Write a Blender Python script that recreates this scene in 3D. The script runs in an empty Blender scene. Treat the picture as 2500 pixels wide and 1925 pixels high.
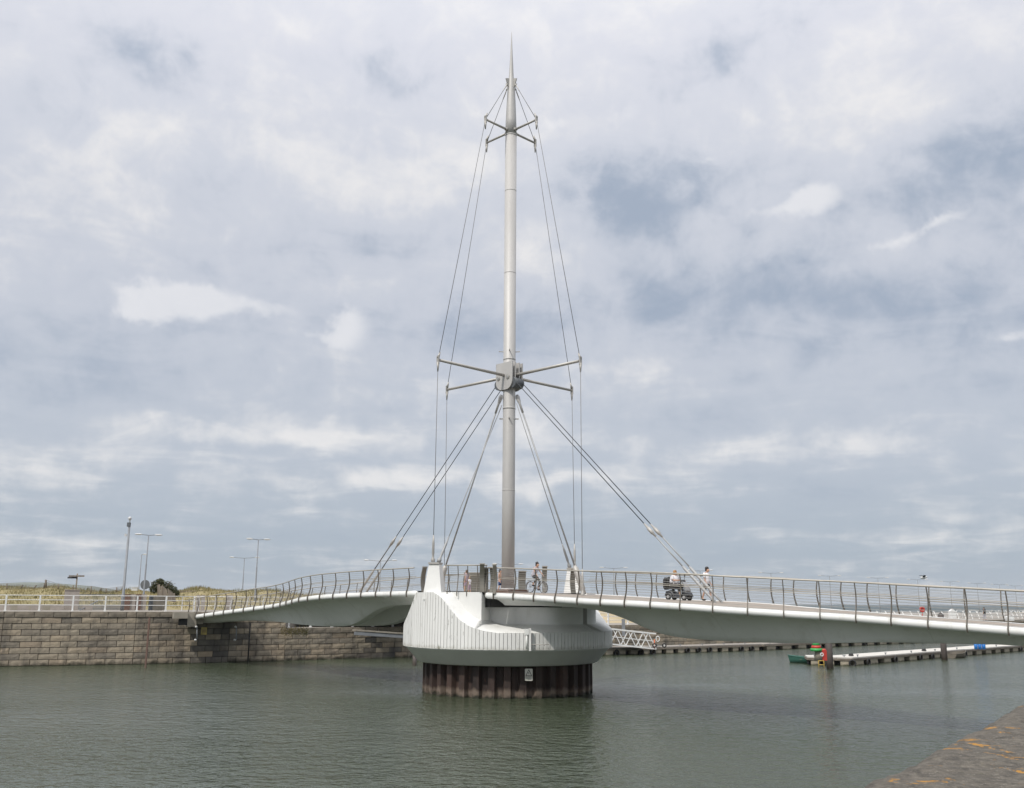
import bpy, math, random
import numpy as np
from mathutils import Vector, Matrix
random.seed(7); RNG = np.random.default_rng(7)
SC = bpy.context.scene; COL = SC.collection
# ------------------------------------------------------------------ camera
F, CX, CY, PITCH, ROLL, EYE = 2350., 1250., 962.5, math.radians(12.2), math.radians(0.34), 4.4
cam = bpy.data.cameras.new('camera'); co = bpy.data.objects.new('camera', cam); COL.objects.link(co)
cam.sensor_width = 36; cam.lens = 36 * F / 2500; cam.clip_start = 0.1; cam.clip_end = 60000
co.matrix_world = Matrix.Translation((0, 0, EYE)) @ Matrix.Rotation(math.pi / 2 + PITCH, 4, 'X') @ Matrix.Rotation(ROLL, 4, 'Z')
SC.camera = co
# ------------------------------------------------------------------ sun, sky, exposure
SUN_EL, SUN_AZ = math.radians(50), math.radians(36)          # behind the camera, to its left
sdir = Vector((-math.sin(SUN_AZ) * math.cos(SUN_EL), -math.cos(SUN_AZ) * math.cos(SUN_EL), math.sin(SUN_EL)))
sl = bpy.data.lights.new('sun', 'SUN'); sl.energy = 2.4; sl.angle = math.radians(1.6); sl.color = (1, .955, .89)
so = bpy.data.objects.new('sun', sl); COL.objects.link(so)
so.rotation_euler = sdir.to_track_quat('Z', 'Y').to_euler()
SC.view_settings.view_transform = 'Standard'; SC.view_settings.look = 'None'
SC.view_settings.exposure = .24; SC.view_settings.gamma = 1; SC.view_settings.use_curve_mapping = False
SC.cycles.max_bounces = 6; SC.cycles.diffuse_bounces = 3; SC.cycles.glossy_bounces = 3; SC.cycles.transparent_max_bounces = 4


def lin(r, g, b):
    f = lambda c: (c / 255 / 12.92) if c / 255 <= .04045 else ((c / 255 + .055) / 1.055) ** 2.4
    return (f(r), f(g), f(b), 1)


world = bpy.data.worlds.new('World'); SC.world = world; world.use_nodes = True
wt = world.node_tree; wt.nodes.clear(); WN, WL = wt.nodes, wt.links


def wn(t, **k):
    n = WN.new(t)
    for a, b in k.items(): setattr(n, a, b)
    return n


def setin(n, i, v, links):
    if hasattr(v, 'is_output'): links.new(v, n.inputs[i])
    else: n.inputs[i].default_value = v


def wmath(op, a, b=None, c=None, clamp=False):
    n = wn('ShaderNodeMath', operation=op); n.use_clamp = clamp
    for i, v in enumerate((a, b, c)):
        if v is not None: setin(n, i, v, WL)
    return n.outputs[0]


def wmix(fac, a, b):
    n = wn('ShaderNodeMix', data_type='RGBA')
    setin(n, 0, fac, WL); setin(n, 6, a, WL); setin(n, 7, b, WL)
    return n.outputs[2]


def wnoise(vec, scale, detail, rough=.55, dist=0., lac=2.):
    n = wn('ShaderNodeTexNoise'); WL.new(vec, n.inputs['Vector'])
    n.inputs['Scale'].default_value = scale; n.inputs['Detail'].default_value = detail
    n.inputs['Roughness'].default_value = rough; n.inputs['Distortion'].default_value = dist
    return n.outputs['Fac']


def wramp(fac, stops):
    n = wn('ShaderNodeValToRGB'); WL.new(fac, n.inputs[0]); e = n.color_ramp.elements
    while len(e) < len(stops): e.new(0.5)
    for i, (p, c) in enumerate(stops): e[i].position = p; e[i].color = c
    return n.outputs[0]


def wsmooth(v, a, b):
    n = wn('ShaderNodeMapRange', interpolation_type='SMOOTHSTEP'); WL.new(v, n.inputs[0])
    n.inputs[1].default_value = a; n.inputs[2].default_value = b
    return n.outputs[0]


tc = wn('ShaderNodeTexCoord'); sep = wn('ShaderNodeSeparateXYZ'); WL.new(tc.outputs['Generated'], sep.inputs[0])
X, Y, Z = sep.outputs
zc = wmath('MAXIMUM', Z, 0.0)
den = wmath('ADD', zc, 0.11)
cmb = wn('ShaderNodeCombineXYZ'); WL.new(wmath('DIVIDE', X, den), cmb.inputs[0]); WL.new(wmath('DIVIDE', Y, den), cmb.inputs[1])
pl = cmb.outputs[0]                                            # the cloud layer seen from below
n_big = wnoise(pl, .62, 5, .52, .35)
n_mid = wnoise(pl, 2.3, 8, .60, .6)
n_fine = wnoise(tc.outputs['Generated'], 26, 6, .6, .3)
# az / el of a direction, ragged by noise, for the single clouds one can pick out
az = wmath('ARCTAN2', X, Y); el = wmath('ARCSINE', Z)
n_w1 = wnoise(tc.outputs['Generated'], 17, 5, .6); n_w2 = wnoise(tc.outputs['Generated'], 9.3, 4, .55, .6)
azr = wmath('ADD', az, wmath('MULTIPLY', wmath('SUBTRACT', n_w1, .5), .10))
elr = wmath('ADD', el, wmath('MULTIPLY', wmath('SUBTRACT', n_w2, .5), .085))
azs = wmath('ADD', az, wmath('MULTIPLY', wmath('SUBTRACT', n_fine, .5), .06))
els = wmath('ADD', el, wmath('MULTIPLY', wmath('SUBTRACT', n_w1, .5), .045))


def direction(px, py):
    u = (px - CX) / F; v = (CY - py) / F
    uu = u * math.cos(ROLL) - v * math.sin(ROLL); vv = u * math.sin(ROLL) + v * math.cos(ROLL)
    return Vector((uu, math.cos(PITCH) - vv * math.sin(PITCH), math.sin(PITCH) + vv * math.cos(PITCH)))


def cloud_at(px, py, sx, sy, amp, ragged=True, tilt=0.):
    d = direction(px, py).normalized(); a0 = math.atan2(d.x, d.y); e0 = math.asin(d.z)
    A, E_ = (azs, els) if ragged == 2 else ((azr, elr) if ragged else (az, el))
    da = wmath('SUBTRACT', A, a0); de = wmath('SUBTRACT', E_, e0)
    if tilt: de = wmath('SUBTRACT', de, wmath('MULTIPLY', da, tilt))
    q = wmath('ADD', wmath('POWER', wmath('ABSOLUTE', wmath('DIVIDE', da, sx / F)), 2.), wmath('POWER', wmath('ABSOLUTE', wmath('DIVIDE', de, sy / F)), 2.))
    return wmath('MULTIPLY', wmath('EXPONENT', wmath('MULTIPLY', q, -1.)), amp)


def addall(l):
    r = l[0]
    for x in l[1:]: r = wmath('ADD', r, x)
    return r


grad = wramp(wmath('DIVIDE', el, math.radians(90)), [
    (0., lin(167, 179, 191)), (.031, lin(172, 184, 197)), (.09, lin(190, 198, 210)), (.187, lin(203, 208, 219)),
    (.275, lin(211, 215, 225)), (.355, lin(218, 220, 229)), (.45, lin(224, 226, 233)), (1., (1.02, 1.02, 1.04, 1))])
tone = wmath('ADD', wmath('MULTIPLY', wmath('SUBTRACT', n_big, .47), 1.3), wmath('MULTIPLY', wmath('SUBTRACT', n_mid, .48), 1.15))
tone = wmath('ADD', tone, wmath('MULTIPLY', wmath('SUBTRACT', n_fine, .48), .78))
tone = wmath('MULTIPLY', tone, wmath('ADD', .62, wmath('MULTIPLY', wsmooth(el, .05, .38), .38)))
dark = addall([
    cloud_at(1560, 510, 190, 120, .66), cloud_at(2350, 420, 330, 140, .46), cloud_at(1780, 720, 430, 75, .42), cloud_at(2300, 760, 330, 120, .30),
    cloud_at(1150, 810, 560, 85, .34), cloud_at(150, 880, 330, 90, .26), cloud_at(120, 240, 110, 60, .42, 2), cloud_at(390, 170, 190, 70, .34, 2),
    cloud_at(900, 170, 260, 60, .28, 2), cloud_at(2300, 1060, 240, 40, .16), cloud_at(950, 1002, 55, 16, .24, 2), cloud_at(1780, 110, 160, 60, .30),
    cloud_at(1250, 1260, 1500, 90, .07, False), cloud_at(800, 600, 420, 60, .2)])
lite = addall([
    cloud_at(300, 300, 420, 80, .12), cloud_at(880, 360, 300, 70, .08), cloud_at(500, 560, 300, 50, .10),
    cloud_at(1380, 310, 120, 40, .14, 2), cloud_at(640, 1070, 330, 38, .30),
    cloud_at(980, 1180, 330, 30, .26), cloud_at(1380, 1175, 260, 26, .24), cloud_at(1980, 1090, 420, 40, .22), cloud_at(1230, 1060, 200, 40, .16),
    cloud_at(760, 260, 360, 90, .10), cloud_at(1010, 420, 240, 80, .14), cloud_at(350, 480, 260, 70, .10), cloud_at(2480, 800, 90, 22, .25, 2),
    cloud_at(1600, 900, 260, 24, .15, 2), cloud_at(1300, 620, 110, 60, .12), cloud_at(90, 1150, 240, 30, .15), cloud_at(2120, 640, 260, 40, .12)])
tone = wmath('ADD', tone, wmath('SUBTRACT', lite, dark))
up = wsmooth(tone, -.02, .50); dn = wsmooth(wmath('MULTIPLY', tone, -1.), -.02, .60)
skyc = wmix(wmath('MULTIPLY', up, .86), grad, lin(243, 241, 240))
skyc = wmix(wmath('MULTIPLY', dn, .86), skyc, lin(156, 170, 190))
cum = addall([cloud_at(400, 720, 110, 50, 1.1, 2), cloud_at(500, 735, 80, 42, .9, 2), cloud_at(345, 770, 80, 22, .7, 2), cloud_at(650, 765, 100, 26, .75, 2), cloud_at(850, 790, 66, 52, 1., 2), cloud_at(790, 830, 70, 18, .6, 2),
    cloud_at(1990, 488, 66, 40, .95, 2), cloud_at(1880, 515, 130, 20, .6, 2, .2), cloud_at(2300, 550, 90, 18, .7, 2, .35), cloud_at(2170, 590, 90, 16, .6, 2, .2), cloud_at(1530, 270, 60, 40, .6, 2), cloud_at(1360, 305, 40, 20, .7, 2), cloud_at(1730, 398, 40, 16, .6, 2), cloud_at(2480, 805, 60, 16, .7, 2)])
cum = wmath('ADD', cum, wmath('MULTIPLY', wmath('SUBTRACT', n_fine, .5), 1.0))
skyc = wmix(wmath('MULTIPLY', wsmooth(cum, .30, 1.02), .72), skyc, lin(238, 238, 241))
nish = wn('ShaderNodeTexSky', sky_type='NISHITA'); nish.sun_disc = False
nish.sun_elevation = SUN_EL; nish.sun_rotation = math.pi + SUN_AZ; nish.air_density = 1; nish.dust_density = 1.5
bri = wn('ShaderNodeVectorMath', operation='SCALE'); WL.new(skyc, bri.inputs[0]); lift = wn('ShaderNodeMapRange', interpolation_type='SMOOTHSTEP'); WL.new(el, lift.inputs[0])          # sky above the view brightened towards the zenith as added fill light
lift.inputs[1].default_value, lift.inputs[2].default_value, lift.inputs[3].default_value, lift.inputs[4].default_value = .35, 1.5, 8.35, 17.5
WL.new(lift.outputs[0], bri.inputs[3])
allsky = wmix(.97, nish.outputs[0], bri.outputs[0])
bg = wn('ShaderNodeBackground'); WL.new(allsky, bg.inputs[0]); bg.inputs[1].default_value = 0.1
ow = wn('ShaderNodeOutputWorld'); WL.new(bg.outputs[0], ow.inputs[0])


# ------------------------------------------------------------------ places: a pixel of the photograph and a distance give a point
def at(px, py, D):
    r = direction(px, py); r = r * (D / r.y); return Vector((r.x, D, EYE + r.z))


def atz(px, py, z):
    r = direction(px, py); r = r * ((z - EYE) / r.z); return Vector((r.x, r.y, z))


# ------------------------------------------------------------------ mesh helpers
class MB:
    def __init__(s): s.v = []; s.f = []; s.sm = []

    def add(s, vs, fs, smooth=False):
        n = len(s.v); s.v += [tuple(p) for p in vs]; s.f += [tuple(i + n for i in f) for f in fs]; s.sm += [smooth] * len(fs); return s

    def box(s, c, size, rot=None, top=1.0):
        x, y, z = [a / 2 for a in size]; c = Vector(c)
        vs = [Vector((a * x * (top if k > 0 else 1), b * y * (top if k > 0 else 1), k * z)) for k in (-1, 1) for a, b in ((-1, -1), (1, -1), (1, 1), (-1, 1))]
        if rot is not None: vs = [rot @ v for v in vs]
        return s.add([v + c for v in vs], [(3, 2, 1, 0), (4, 5, 6, 7), (0, 1, 5, 4), (1, 2, 6, 5), (2, 3, 7, 6), (3, 0, 4, 7)])

    def bar(s, a, b, w, h, up=(0, 0, 1)):
        a, b = Vector(a), Vector(b); d = (b - a); L = d.length; d.normalize(); u = Vector(up)
        sd = d.cross(u)
        if sd.length < 1e-5: sd = d.cross(Vector((1, 0, 0)))
        sd.normalize(); u = sd.cross(d)
        m = Matrix((d, sd, u)).transposed()
        return s.box((a + b) / 2, (L, w, h), m)

    def tube(s, pts, r, n=8, caps=True, closed=False):
        pts = [Vector(p) for p in pts]; N = len(pts); rs = r if hasattr(r, '__len__') else [r] * N
        ring = []; vs = []
        prev = None
        for i, p in enumerate(pts):
            if closed: d = pts[(i + 1) % N] - pts[i - 1]
            else: d = pts[min(i + 1, N - 1)] - pts[max(i - 1, 0)]
            d.normalize()
            if prev is None:
                a = Vector((0, 0, 1)) if abs(d.z) < .9 else Vector((1, 0, 0)); u = d.cross(a).normalized()
            else:
                u = (prev - d * prev.dot(d)).normalized()
            prev = u; w = d.cross(u)
            for k in range(n):
                t = 2 * math.pi * k / n; vs.append(p + (u * math.cos(t) + w * math.sin(t)) * rs[i])
        fs = []
        for i in range(N if closed else N - 1):
            j = (i + 1) % N
            for k in range(n): fs.append((i * n + k, i * n + (k + 1) % n, j * n + (k + 1) % n, j * n + k))
        s.add(vs, fs, True)
        if caps and not closed:
            b = len(s.v) - len(vs); s.f += [tuple(b + k for k in reversed(range(n))), tuple(b + (N - 1) * n + k for k in range(n))]; s.sm += [False, False]
        return s

    def lathe(s, prof, c=(0, 0, 0), n=24, smooth=True, a0=0.):
        c = Vector(c); vs = []; m = len(prof)
        for r, z in prof:
            for k in range(n):
                t = a0 + 2 * math.pi * k / n; vs.append(c + Vector((r * math.cos(t), r * math.sin(t), z)))
        fs = [(i * n + k, i * n + (k + 1) % n, (i + 1) * n + (k + 1) % n, (i + 1) * n + k) for i in range(m - 1) for k in range(n)]
        s.add(vs, fs, smooth); b = len(s.v) - len(vs)
        s.f += [tuple(b + k for k in reversed(range(n))), tuple(b + (m - 1) * n + k for k in range(n))]; s.sm += [False, False]
        return s

    def loft(s, rings, smooth=True, close=False, caps=False):
        n = len(rings[0]); vs = [p for r in rings for p in r]; fs = []
        for i in range(len(rings) - 1):
            for k in range(n if close else n - 1):
                fs.append((i * n + k, i * n + (k + 1) % n, (i + 1) * n + (k + 1) % n, (i + 1) * n + k))
        s.add(vs, fs, smooth)
        if caps:
            b = len(s.v) - len(vs); s.f += [tuple(b + k for k in reversed(range(n))), tuple(b + (len(rings) - 1) * n + k for k in range(n))]; s.sm += [False, False]
        return s

    def prism(s, poly, z0, z1):
        n = len(poly)
        vs = [(p[0], p[1], z0) for p in poly] + [(p[0], p[1], z1) for p in poly]
        return s.add(vs, [tuple(reversed(range(n))), tuple(range(n, 2 * n))] + [(k, (k + 1) % n, n + (k + 1) % n, n + k) for k in range(n)])

    def ell(s, c, r, n=12, m=8, rot=None):
        c = Vector(c); vs = []
        for i in range(1, m):
            t = math.pi * i / m
            for k in range(n):
                p = Vector((r[0] * math.sin(t) * math.cos(2 * math.pi * k / n), r[1] * math.sin(t) * math.sin(2 * math.pi * k / n), -r[2] * math.cos(t)))
                vs.append(c + (rot @ p if rot else p))
        for sg in (-1, 1):
            p = Vector((0, 0, sg * r[2])); vs.append(c + (rot @ p if rot else p))
        B, T = len(vs) - 2, len(vs) - 1
        fs = [(i * n + k, i * n + (k + 1) % n, (i + 1) * n + (k + 1) % n, (i + 1) * n + k) for i in range(m - 2) for k in range(n)]
        fs += [(B, (k + 1) % n, k) for k in range(n)] + [(T, (m - 2) * n + k, (m - 2) * n + (k + 1) % n) for k in range(n)]
        return s.add(vs, fs, True)

    def mesh(s, name, mat):
        me = bpy.data.meshes.new(name); me.from_pydata(s.v, [], s.f); me.polygons.foreach_set('use_smooth', s.sm)
        me.materials.append(mat); me.update(); return me


def link(name, me, parent=None):
    o = bpy.data.objects.new(name, me); COL.objects.link(o)
    if parent is not None:
        o.parent = parent
        if parent.get('_w'): o.matrix_parent_inverse = Matrix.Translation(-Vector(parent.location))
    return o


def part(name, mb, mat, parent=None): return link(name, mb.mesh(name, mat), parent)


def tag(o, label=None, cat=None, group=None, kind=None):
    if label: o['label'] = label
    if cat: o['category'] = cat
    if group: o['group'] = group
    if kind: o['kind'] = kind
    return o


def thing(name, label, cat, loc=(0, 0, 0), rz=0, group=None, world=True):
    """Empty at the base; world=True: its parts are given in world coordinates."""
    o = bpy.data.objects.new(name, None); COL.objects.link(o); o.location = loc; o.rotation_euler = (0, 0, rz); o.empty_display_size = .1
    if world: o['_w'] = 1
    return tag(o, label, cat, group)


def sub(name, mb, mat, par):
    """a sub-part: same coordinates as the part that carries it"""
    o = bpy.data.objects.new(name, mb.mesh(name, mat)); COL.objects.link(o); o.parent = par; return o


def dup(root, loc, rz=0, label=None, scale=1.):
    r = root.copy(); COL.objects.link(r); r.location = loc; r.rotation_euler = (0, 0, rz); r.scale = (scale,) * 3
    if label: r['label'] = label
    for ch in root.children:
        c = ch.copy(); COL.objects.link(c); c.parent = r
        for g in ch.children:
            d = g.copy(); COL.objects.link(d); d.parent = c
    return r


# ------------------------------------------------------------------ materials
def M(name, c1, c2=None, scale=4., rough=.6, metal=0., bump=0., bscale=None, rand=0., rcol=None, stretch=(1, 1, 1), detail=6, contrast=(.3, .7), pos=False, spec=.5, extra=None, bdist=.02):
    m = bpy.data.materials.new(name); m.use_nodes = True; t = m.node_tree; N, L = t.nodes, t.links
    b = N['Principled BSDF']; b.inputs['Roughness'].default_value = rough; b.inputs['Metallic'].default_value = metal
    b.inputs['Specular IOR Level'].default_value = spec
    c2 = c2 or tuple(x * .8 for x in c1)
    if pos:
        g = N.new('ShaderNodeNewGeometry'); vec = g.outputs['Position']
    else:
        g = N.new('ShaderNodeTexCoord'); vec = g.outputs['Object']
    mp = N.new('ShaderNodeMapping'); L.new(vec, mp.inputs[0]); mp.inputs['Scale'].default_value = stretch
    no = N.new('ShaderNodeTexNoise'); L.new(mp.outputs[0], no.inputs['Vector']); no.inputs['Scale'].default_value = scale; no.inputs['Detail'].default_value = detail; no.inputs['Roughness'].default_value = .62
    mr = N.new('ShaderNodeMapRange'); L.new(no.outputs['Fac'], mr.inputs[0]); mr.inputs[1].default_value, mr.inputs[2].default_value = contrast
    mx = N.new('ShaderNodeMix'); mx.data_type = 'RGBA'; L.new(mr.outputs[0], mx.inputs[0]); mx.inputs[6].default_value = (*c1, 1); mx.inputs[7].default_value = (*c2, 1)
    col = mx.outputs[2]
    if rand:
        oi = N.new('ShaderNodeObjectInfo')
        if rcol:
            rp = N.new('ShaderNodeValToRGB'); L.new(oi.outputs['Random'], rp.inputs[0]); e = rp.color_ramp.elements
            while len(e) < len(rcol): e.new(.5)
            for i, (p, c) in enumerate(rcol): e[i].position = p; e[i].color = (*c, 1)
            m2 = N.new('ShaderNodeMix'); m2.data_type = 'RGBA'; m2.blend_type = 'MULTIPLY'; m2.inputs[0].default_value = rand; L.new(col, m2.inputs[6]); L.new(rp.outputs[0], m2.inputs[7]); col = m2.outputs[2]
        else:
            hs = N.new('ShaderNodeHueSaturation'); mv = N.new('ShaderNodeMapRange'); L.new(oi.outputs['Random'], mv.inputs[0]); mv.inputs[3].default_value = 1 - rand; mv.inputs[4].default_value = 1 + rand
            L.new(mv.outputs[0], hs.inputs['Value']); L.new(col, hs.inputs['Color']); col = hs.outputs[0]
    if extra: col = extra(N, L, col, vec)
    L.new(col, b.inputs['Base Color'])
    if bump:
        n2 = N.new('ShaderNodeTexNoise'); L.new(mp.outputs[0], n2.inputs['Vector']); n2.inputs['Scale'].default_value = bscale or scale * 4; n2.inputs['Detail'].default_value = 5
        bp = N.new('ShaderNodeBump'); bp.inputs['Strength'].default_value = bump; bp.inputs['Distance'].default_value = bdist; L.new(n2.outputs['Fac'], bp.inputs['Height']); L.new(bp.outputs[0], b.inputs['Normal'])
    return m


def stain(colr, scale, lo, hi, stretch=(1, 1, .12), amount=.8, zlo=None, zhi=None):
    """streaks of dirt / algae with their own shape; optionally only between two heights (tide line)"""
    def f(N, L, col, vec):
        mp = N.new('ShaderNodeMapping'); L.new(vec, mp.inputs[0]); mp.inputs['Scale'].default_value = stretch
        no = N.new('ShaderNodeTexNoise'); L.new(mp.outputs[0], no.inputs['Vector']); no.inputs['Scale'].default_value = scale; no.inputs['Detail'].default_value = 7; no.inputs['Roughness'].default_value = .65
        fac = no.outputs['Fac']
        if zlo is not None:
            sp = N.new('ShaderNodeSeparateXYZ'); L.new(vec, sp.inputs[0]); zr = N.new('ShaderNodeMapRange'); L.new(sp.outputs[2], zr.inputs[0])
            zr.inputs[1].default_value, zr.inputs[2].default_value, zr.inputs[3].default_value, zr.inputs[4].default_value = zlo, zhi, .45, -.25
            ad = N.new('ShaderNodeMath'); ad.operation = 'ADD'; L.new(fac, ad.inputs[0]); L.new(zr.outputs[0], ad.inputs[1]); fac = ad.outputs[0]
        mr = N.new('ShaderNodeMapRange'); L.new(fac, mr.inputs[0]); mr.inputs[1].default_value, mr.inputs[2].default_value, mr.inputs[4].default_value = lo, hi, amount
        mx = N.new('ShaderNodeMix'); mx.data_type = 'RGBA'; L.new(mr.outputs[0], mx.inputs[0]); L.new(col, mx.inputs[6]); mx.inputs[7].default_value = (*colr, 1); return mx.outputs[2]
    return f


def chain(*fs):
    def f(N, L, col, vec):
        for g in fs: col = g(N, L, col, vec)
        return col
    return f


m_white = M('white_painted_steel', (.80, .805, .785), (.73, .74, .715), .8, .42, 0, pos=True, extra=chain(stain((.42, .40, .34), 1.2, .54, .82, (1, 1, .25), .5), stain((.30, .26, .19), 4.5, .60, .8, (1, 1, .12), .35)))
m_clad = M('white_cladding', (.79, .79, .765), (.72, .72, .695), 1.3, .5, 0, rand=.035, pos=True, stretch=(1, 1, .3), bump=.05, extra=chain(
    stain((.22, .19, .13), 3.2, .60, .78, (1, 1, .16), .7), stain((.09, .10, .045), 5.0, .61, .70, (1, 1, .3), .85), stain((.33, .31, .25), 2.2, .5, .8, (1, 1, .1), .45, 2.2, 2.55)))
m_conc = M('white_concrete', (.78, .78, .755), (.69, .69, .665), 1.1, .6, 0, pos=True, extra=stain((.36, .34, .28), 1.7, .55, .8, (1, 1, .3), .5), bump=.05)
m_cone = M('pale_underside', (.70, .71, .68), (.62, .63, .60), .9, .5, 0, pos=True)
m_steel = M('stainless_steel', (.46, .445, .415), (.38, .365, .34), 2.5, .55, .35, pos=True, stretch=(1, 1, .3))
m_mast = M('brushed_mast_steel', (.50, .49, .475), (.43, .42, .405), 1.4, .55, .15, pos=True, stretch=(1, 1, .18), extra=stain((.33, .31, .29), 1.6, .56, .8, (1, 1, .12), .45))
m_rail = M('railing_steel', (.16, .142, .115), (.12, .105, .085), 5, .55, .3, pos=True)
m_handrail = M('handrail_tube', (.44, .41, .355), (.35, .325, .28), 3, .5, .3, pos=True)
m_wire = M('thin_wire', (.36, .36, .35), (.3, .3, .29), 2, .6, .2, pos=True)
m_cable = M('steel_cable', (.20, .20, .20), (.16, .16, .16), 6, .7, .1, pos=True)
m_cabled = M('dark_steel_rope', (.05, .055, .062), (.035, .04, .045), 6, .8, .0, pos=True)
m_rod = M('pale_steel_rod', (.37, .375, .375), (.30, .305, .305), 3, .55, .2, pos=True)
m_floor = M('deck_boards', (.33, .28, .235), (.24, .205, .17), 2.2, .75, 0, pos=True, bump=.15)
m_black = M('black_rubber', (.018, .018, .018), (.03, .03, .03), 8, .7)
m_dark = M('dark_steel_and_shade', (.03, .03, .032), (.02, .02, .02), 4, .7)  # for dark steel, and for shade painted into gaps
m_pile = M('rusty_sheet_steel', (.066, .042, .034), (.026, .020, .018), 1.6, .75, .0, pos=True, rand=.8, rcol=[(0, (1, .85, .8)), (.3, (.5, .45, .42)), (.6, (1.3, 1.15, 1.05)), (1, (.55, .52, .5))], bump=.3, stretch=(1, 1, .4),
           extra=chain(stain((.20, .155, .12), 2.0, .60, .86, (1.6, 1.6, .35), .8, .2, .7), stain((.16, .07, .035), 6., .62, .76, (1, 1, .5), .6), stain((.016, .018, .010), 4, .55, .8, (1, 1, 1), .95, -.1, .42)))
m_pilec = M('bare_steel_tube', (.105, .088, .08), (.075, .062, .056), 2.5, .6, 0, pos=True, extra=stain((.05, .04, .03), 3, .55, .8, (1, 1, .2), .8, 0, .8))
STONE = [(0, (.8, .78, .76)), (.08, (.55, .55, .56)), (.25, (.95, .92, .87)), (.55, (.82, .80, .77)), (.75, (1.06, .99, .90)), (.93, (.96, .87, .79)), (1, (.6, .59, .6))]
m_stone = M('dressed_sandstone', (.41, .362, .288), (.285, .25, .198), 2.0, .85, 0, pos=True, rand=.9, rcol=STONE, bump=.6, bscale=9, contrast=(.25, .75), bdist=.04,
            extra=chain(stain((.055, .05, .045), .6, .50, .70, (1, 1, .4), .75), stain((.10, .09, .075), 2.4, .5, .72, (1, 1, .22), .6), stain((.030, .028, .017), 1.6, .52, .85, (1, 1, 1), .95, -.1, .5)))
m_cope = M('dark_coping_stone', (.27, .235, .185), (.16, .14, .11), 2.5, .88, 0, pos=True, rand=.7, rcol=[(0, (.8, .8, .8)), (1, (1.1, 1.05, 1.))], bump=.6, bscale=10)
m_mortar = M('recessed_mortar', (.06, .052, .043), (.04, .035, .03), 3, .95, 0, pos=True)
m_paving = M('quay_paving', (.30, .275, .24), (.22, .2, .175), .6, .9, 0, pos=True, bump=.2)
m_sand = M('dry_sand', (.42, .34, .22), (.30, .25, .15), .25, .95, 0, pos=True, bump=.3)
m_dune = M('dune_turf', (.30, .245, .125), (.19, .165, .075), .35, .95, 0, pos=True, bump=.6, bscale=3, contrast=(.35, .65))
m_grass = M('marram_grass', (.33, .27, .14), (.16, .155, .07), .5, .85, 0, pos=True, contrast=(.35, .62), spec=.2)
m_hill = M('far_hill', (.11, .13, .08), (.09, .10, .07), .004, .95, 0, pos=True)
m_wpaint = M('white_railing_paint', (.80, .80, .79), (.70, .70, .68), 3, .45, 0, pos=True)
m_galv = M('galvanised_steel', (.25, .265, .28), (.20, .21, .225), 3, .6, .2)
m_greyd = M('grey_painted_metal', (.13, .14, .15), (.10, .11, .12), 3, .55, .2)
m_lampw = M('pale_lamp_head', (.62, .63, .62), (.5, .5, .5), 4, .4, 0)
m_wood = M('weathered_timber', (.21, .18, .145), (.13, .11, .09), 3, .9, 0, bump=.4, stretch=(1, 1, .2), rand=.25)
m_brown = M('brown_barrier', (.17, .10, .075), (.11, .07, .055), 2, .7, 0, pos=True)
m_concg = M('grey_concrete', (.33, .30, .25), (.23, .21, .17), 1.6, .9, 0, pos=True, bump=.3, extra=stain((.08, .07, .055), 1.3, .55, .8, (1, 1, .3), .6))
m_pink = M('pinkish_concrete', (.37, .33, .295), (.28, .25, .225), 2, .9, 0, pos=True)
m_pcon = M('pontoon_float_concrete', (.40, .355, .275), (.27, .24, .18), 2.4, .9, 0, pos=True, bump=.2, extra=stain((.05, .05, .03), 2.5, .55, .9, (1, 1, 1), .9, 0., .22))
m_pdeck = M('pontoon_deck_pale', (.60, .575, .53), (.48, .46, .42), 2.2, .8, 0, pos=True)
m_pdeckg = M('pontoon_deck_grey', (.30, .275, .24), (.22, .2, .18), 2.2, .85, 0, pos=True)
m_green = M('green_boat_paint', (.045, .15, .115), (.035, .11, .085), 4, .5)
m_bgreen = M('beacon_green', (.05, .36, .09), (.04, .30, .075), 4, .5)
m_red = M('beacon_red', (.50, .05, .035), (.42, .04, .03), 4, .5)
m_yellow = M('ladder_yellow', (.65, .45, .10), (.55, .38, .09), 4, .5)
m_blue = M('blue_plastic', (.02, .18, .55), (.02, .15, .45), 4, .45)
m_ysign = M('dirty_yellow_sign', (.36, .29, .08), (.28, .23, .07), 4, .6)
m_skin = M('skin', (.55, .34, .24), (.50, .30, .21), 9, .55)
m_face = M('lips_and_eyes', (.22, .10, .07), (.18, .08, .06), 9, .6)
m_tee = M('white_cotton', (.78, .77, .80), (.72, .71, .74), 6, .9)
m_tee2 = M('pale_grey_top', (.58, .56, .62), (.45, .43, .48), 14, .9)
m_blackc = M('black_cloth', (.022, .022, .025), (.035, .033, .035), 8, .9)
m_navy = M('navy_shorts', (.02, .045, .16), (.02, .04, .13), 8, .85)
m_lilac = M('lilac_print', (.50, .40, .48), (.40, .30, .40), 18, .9)
m_hairb = M('black_hair', (.016, .013, .012), (.024, .02, .018), 20, .55)
m_hairg = M('ginger_blond_hair', (.45, .25, .10), (.36, .19, .075), 20, .6)
m_plas = M('dark_scooter_plastic', (.035, .037, .042), (.025, .027, .03), 5, .35)
m_silver = M('silver_paint', (.50, .50, .50), (.43, .43, .43), 5, .35, .5)
m_bikep = M('pale_bike_paint', (.52, .54, .54), (.45, .46, .46), 5, .35, .2)
m_leafd = M('dark_bush_leaf', (.07, .075, .03), (.045, .05, .022), 6, .8, pos=True)
m_sgnw = M('warning_sign_plate', (.62, .61, .55), (.5, .49, .42), 6, .6)
m_orange = M('orange_buoy', (.60, .14, .05), (.5, .12, .04), 5, .5)

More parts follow.
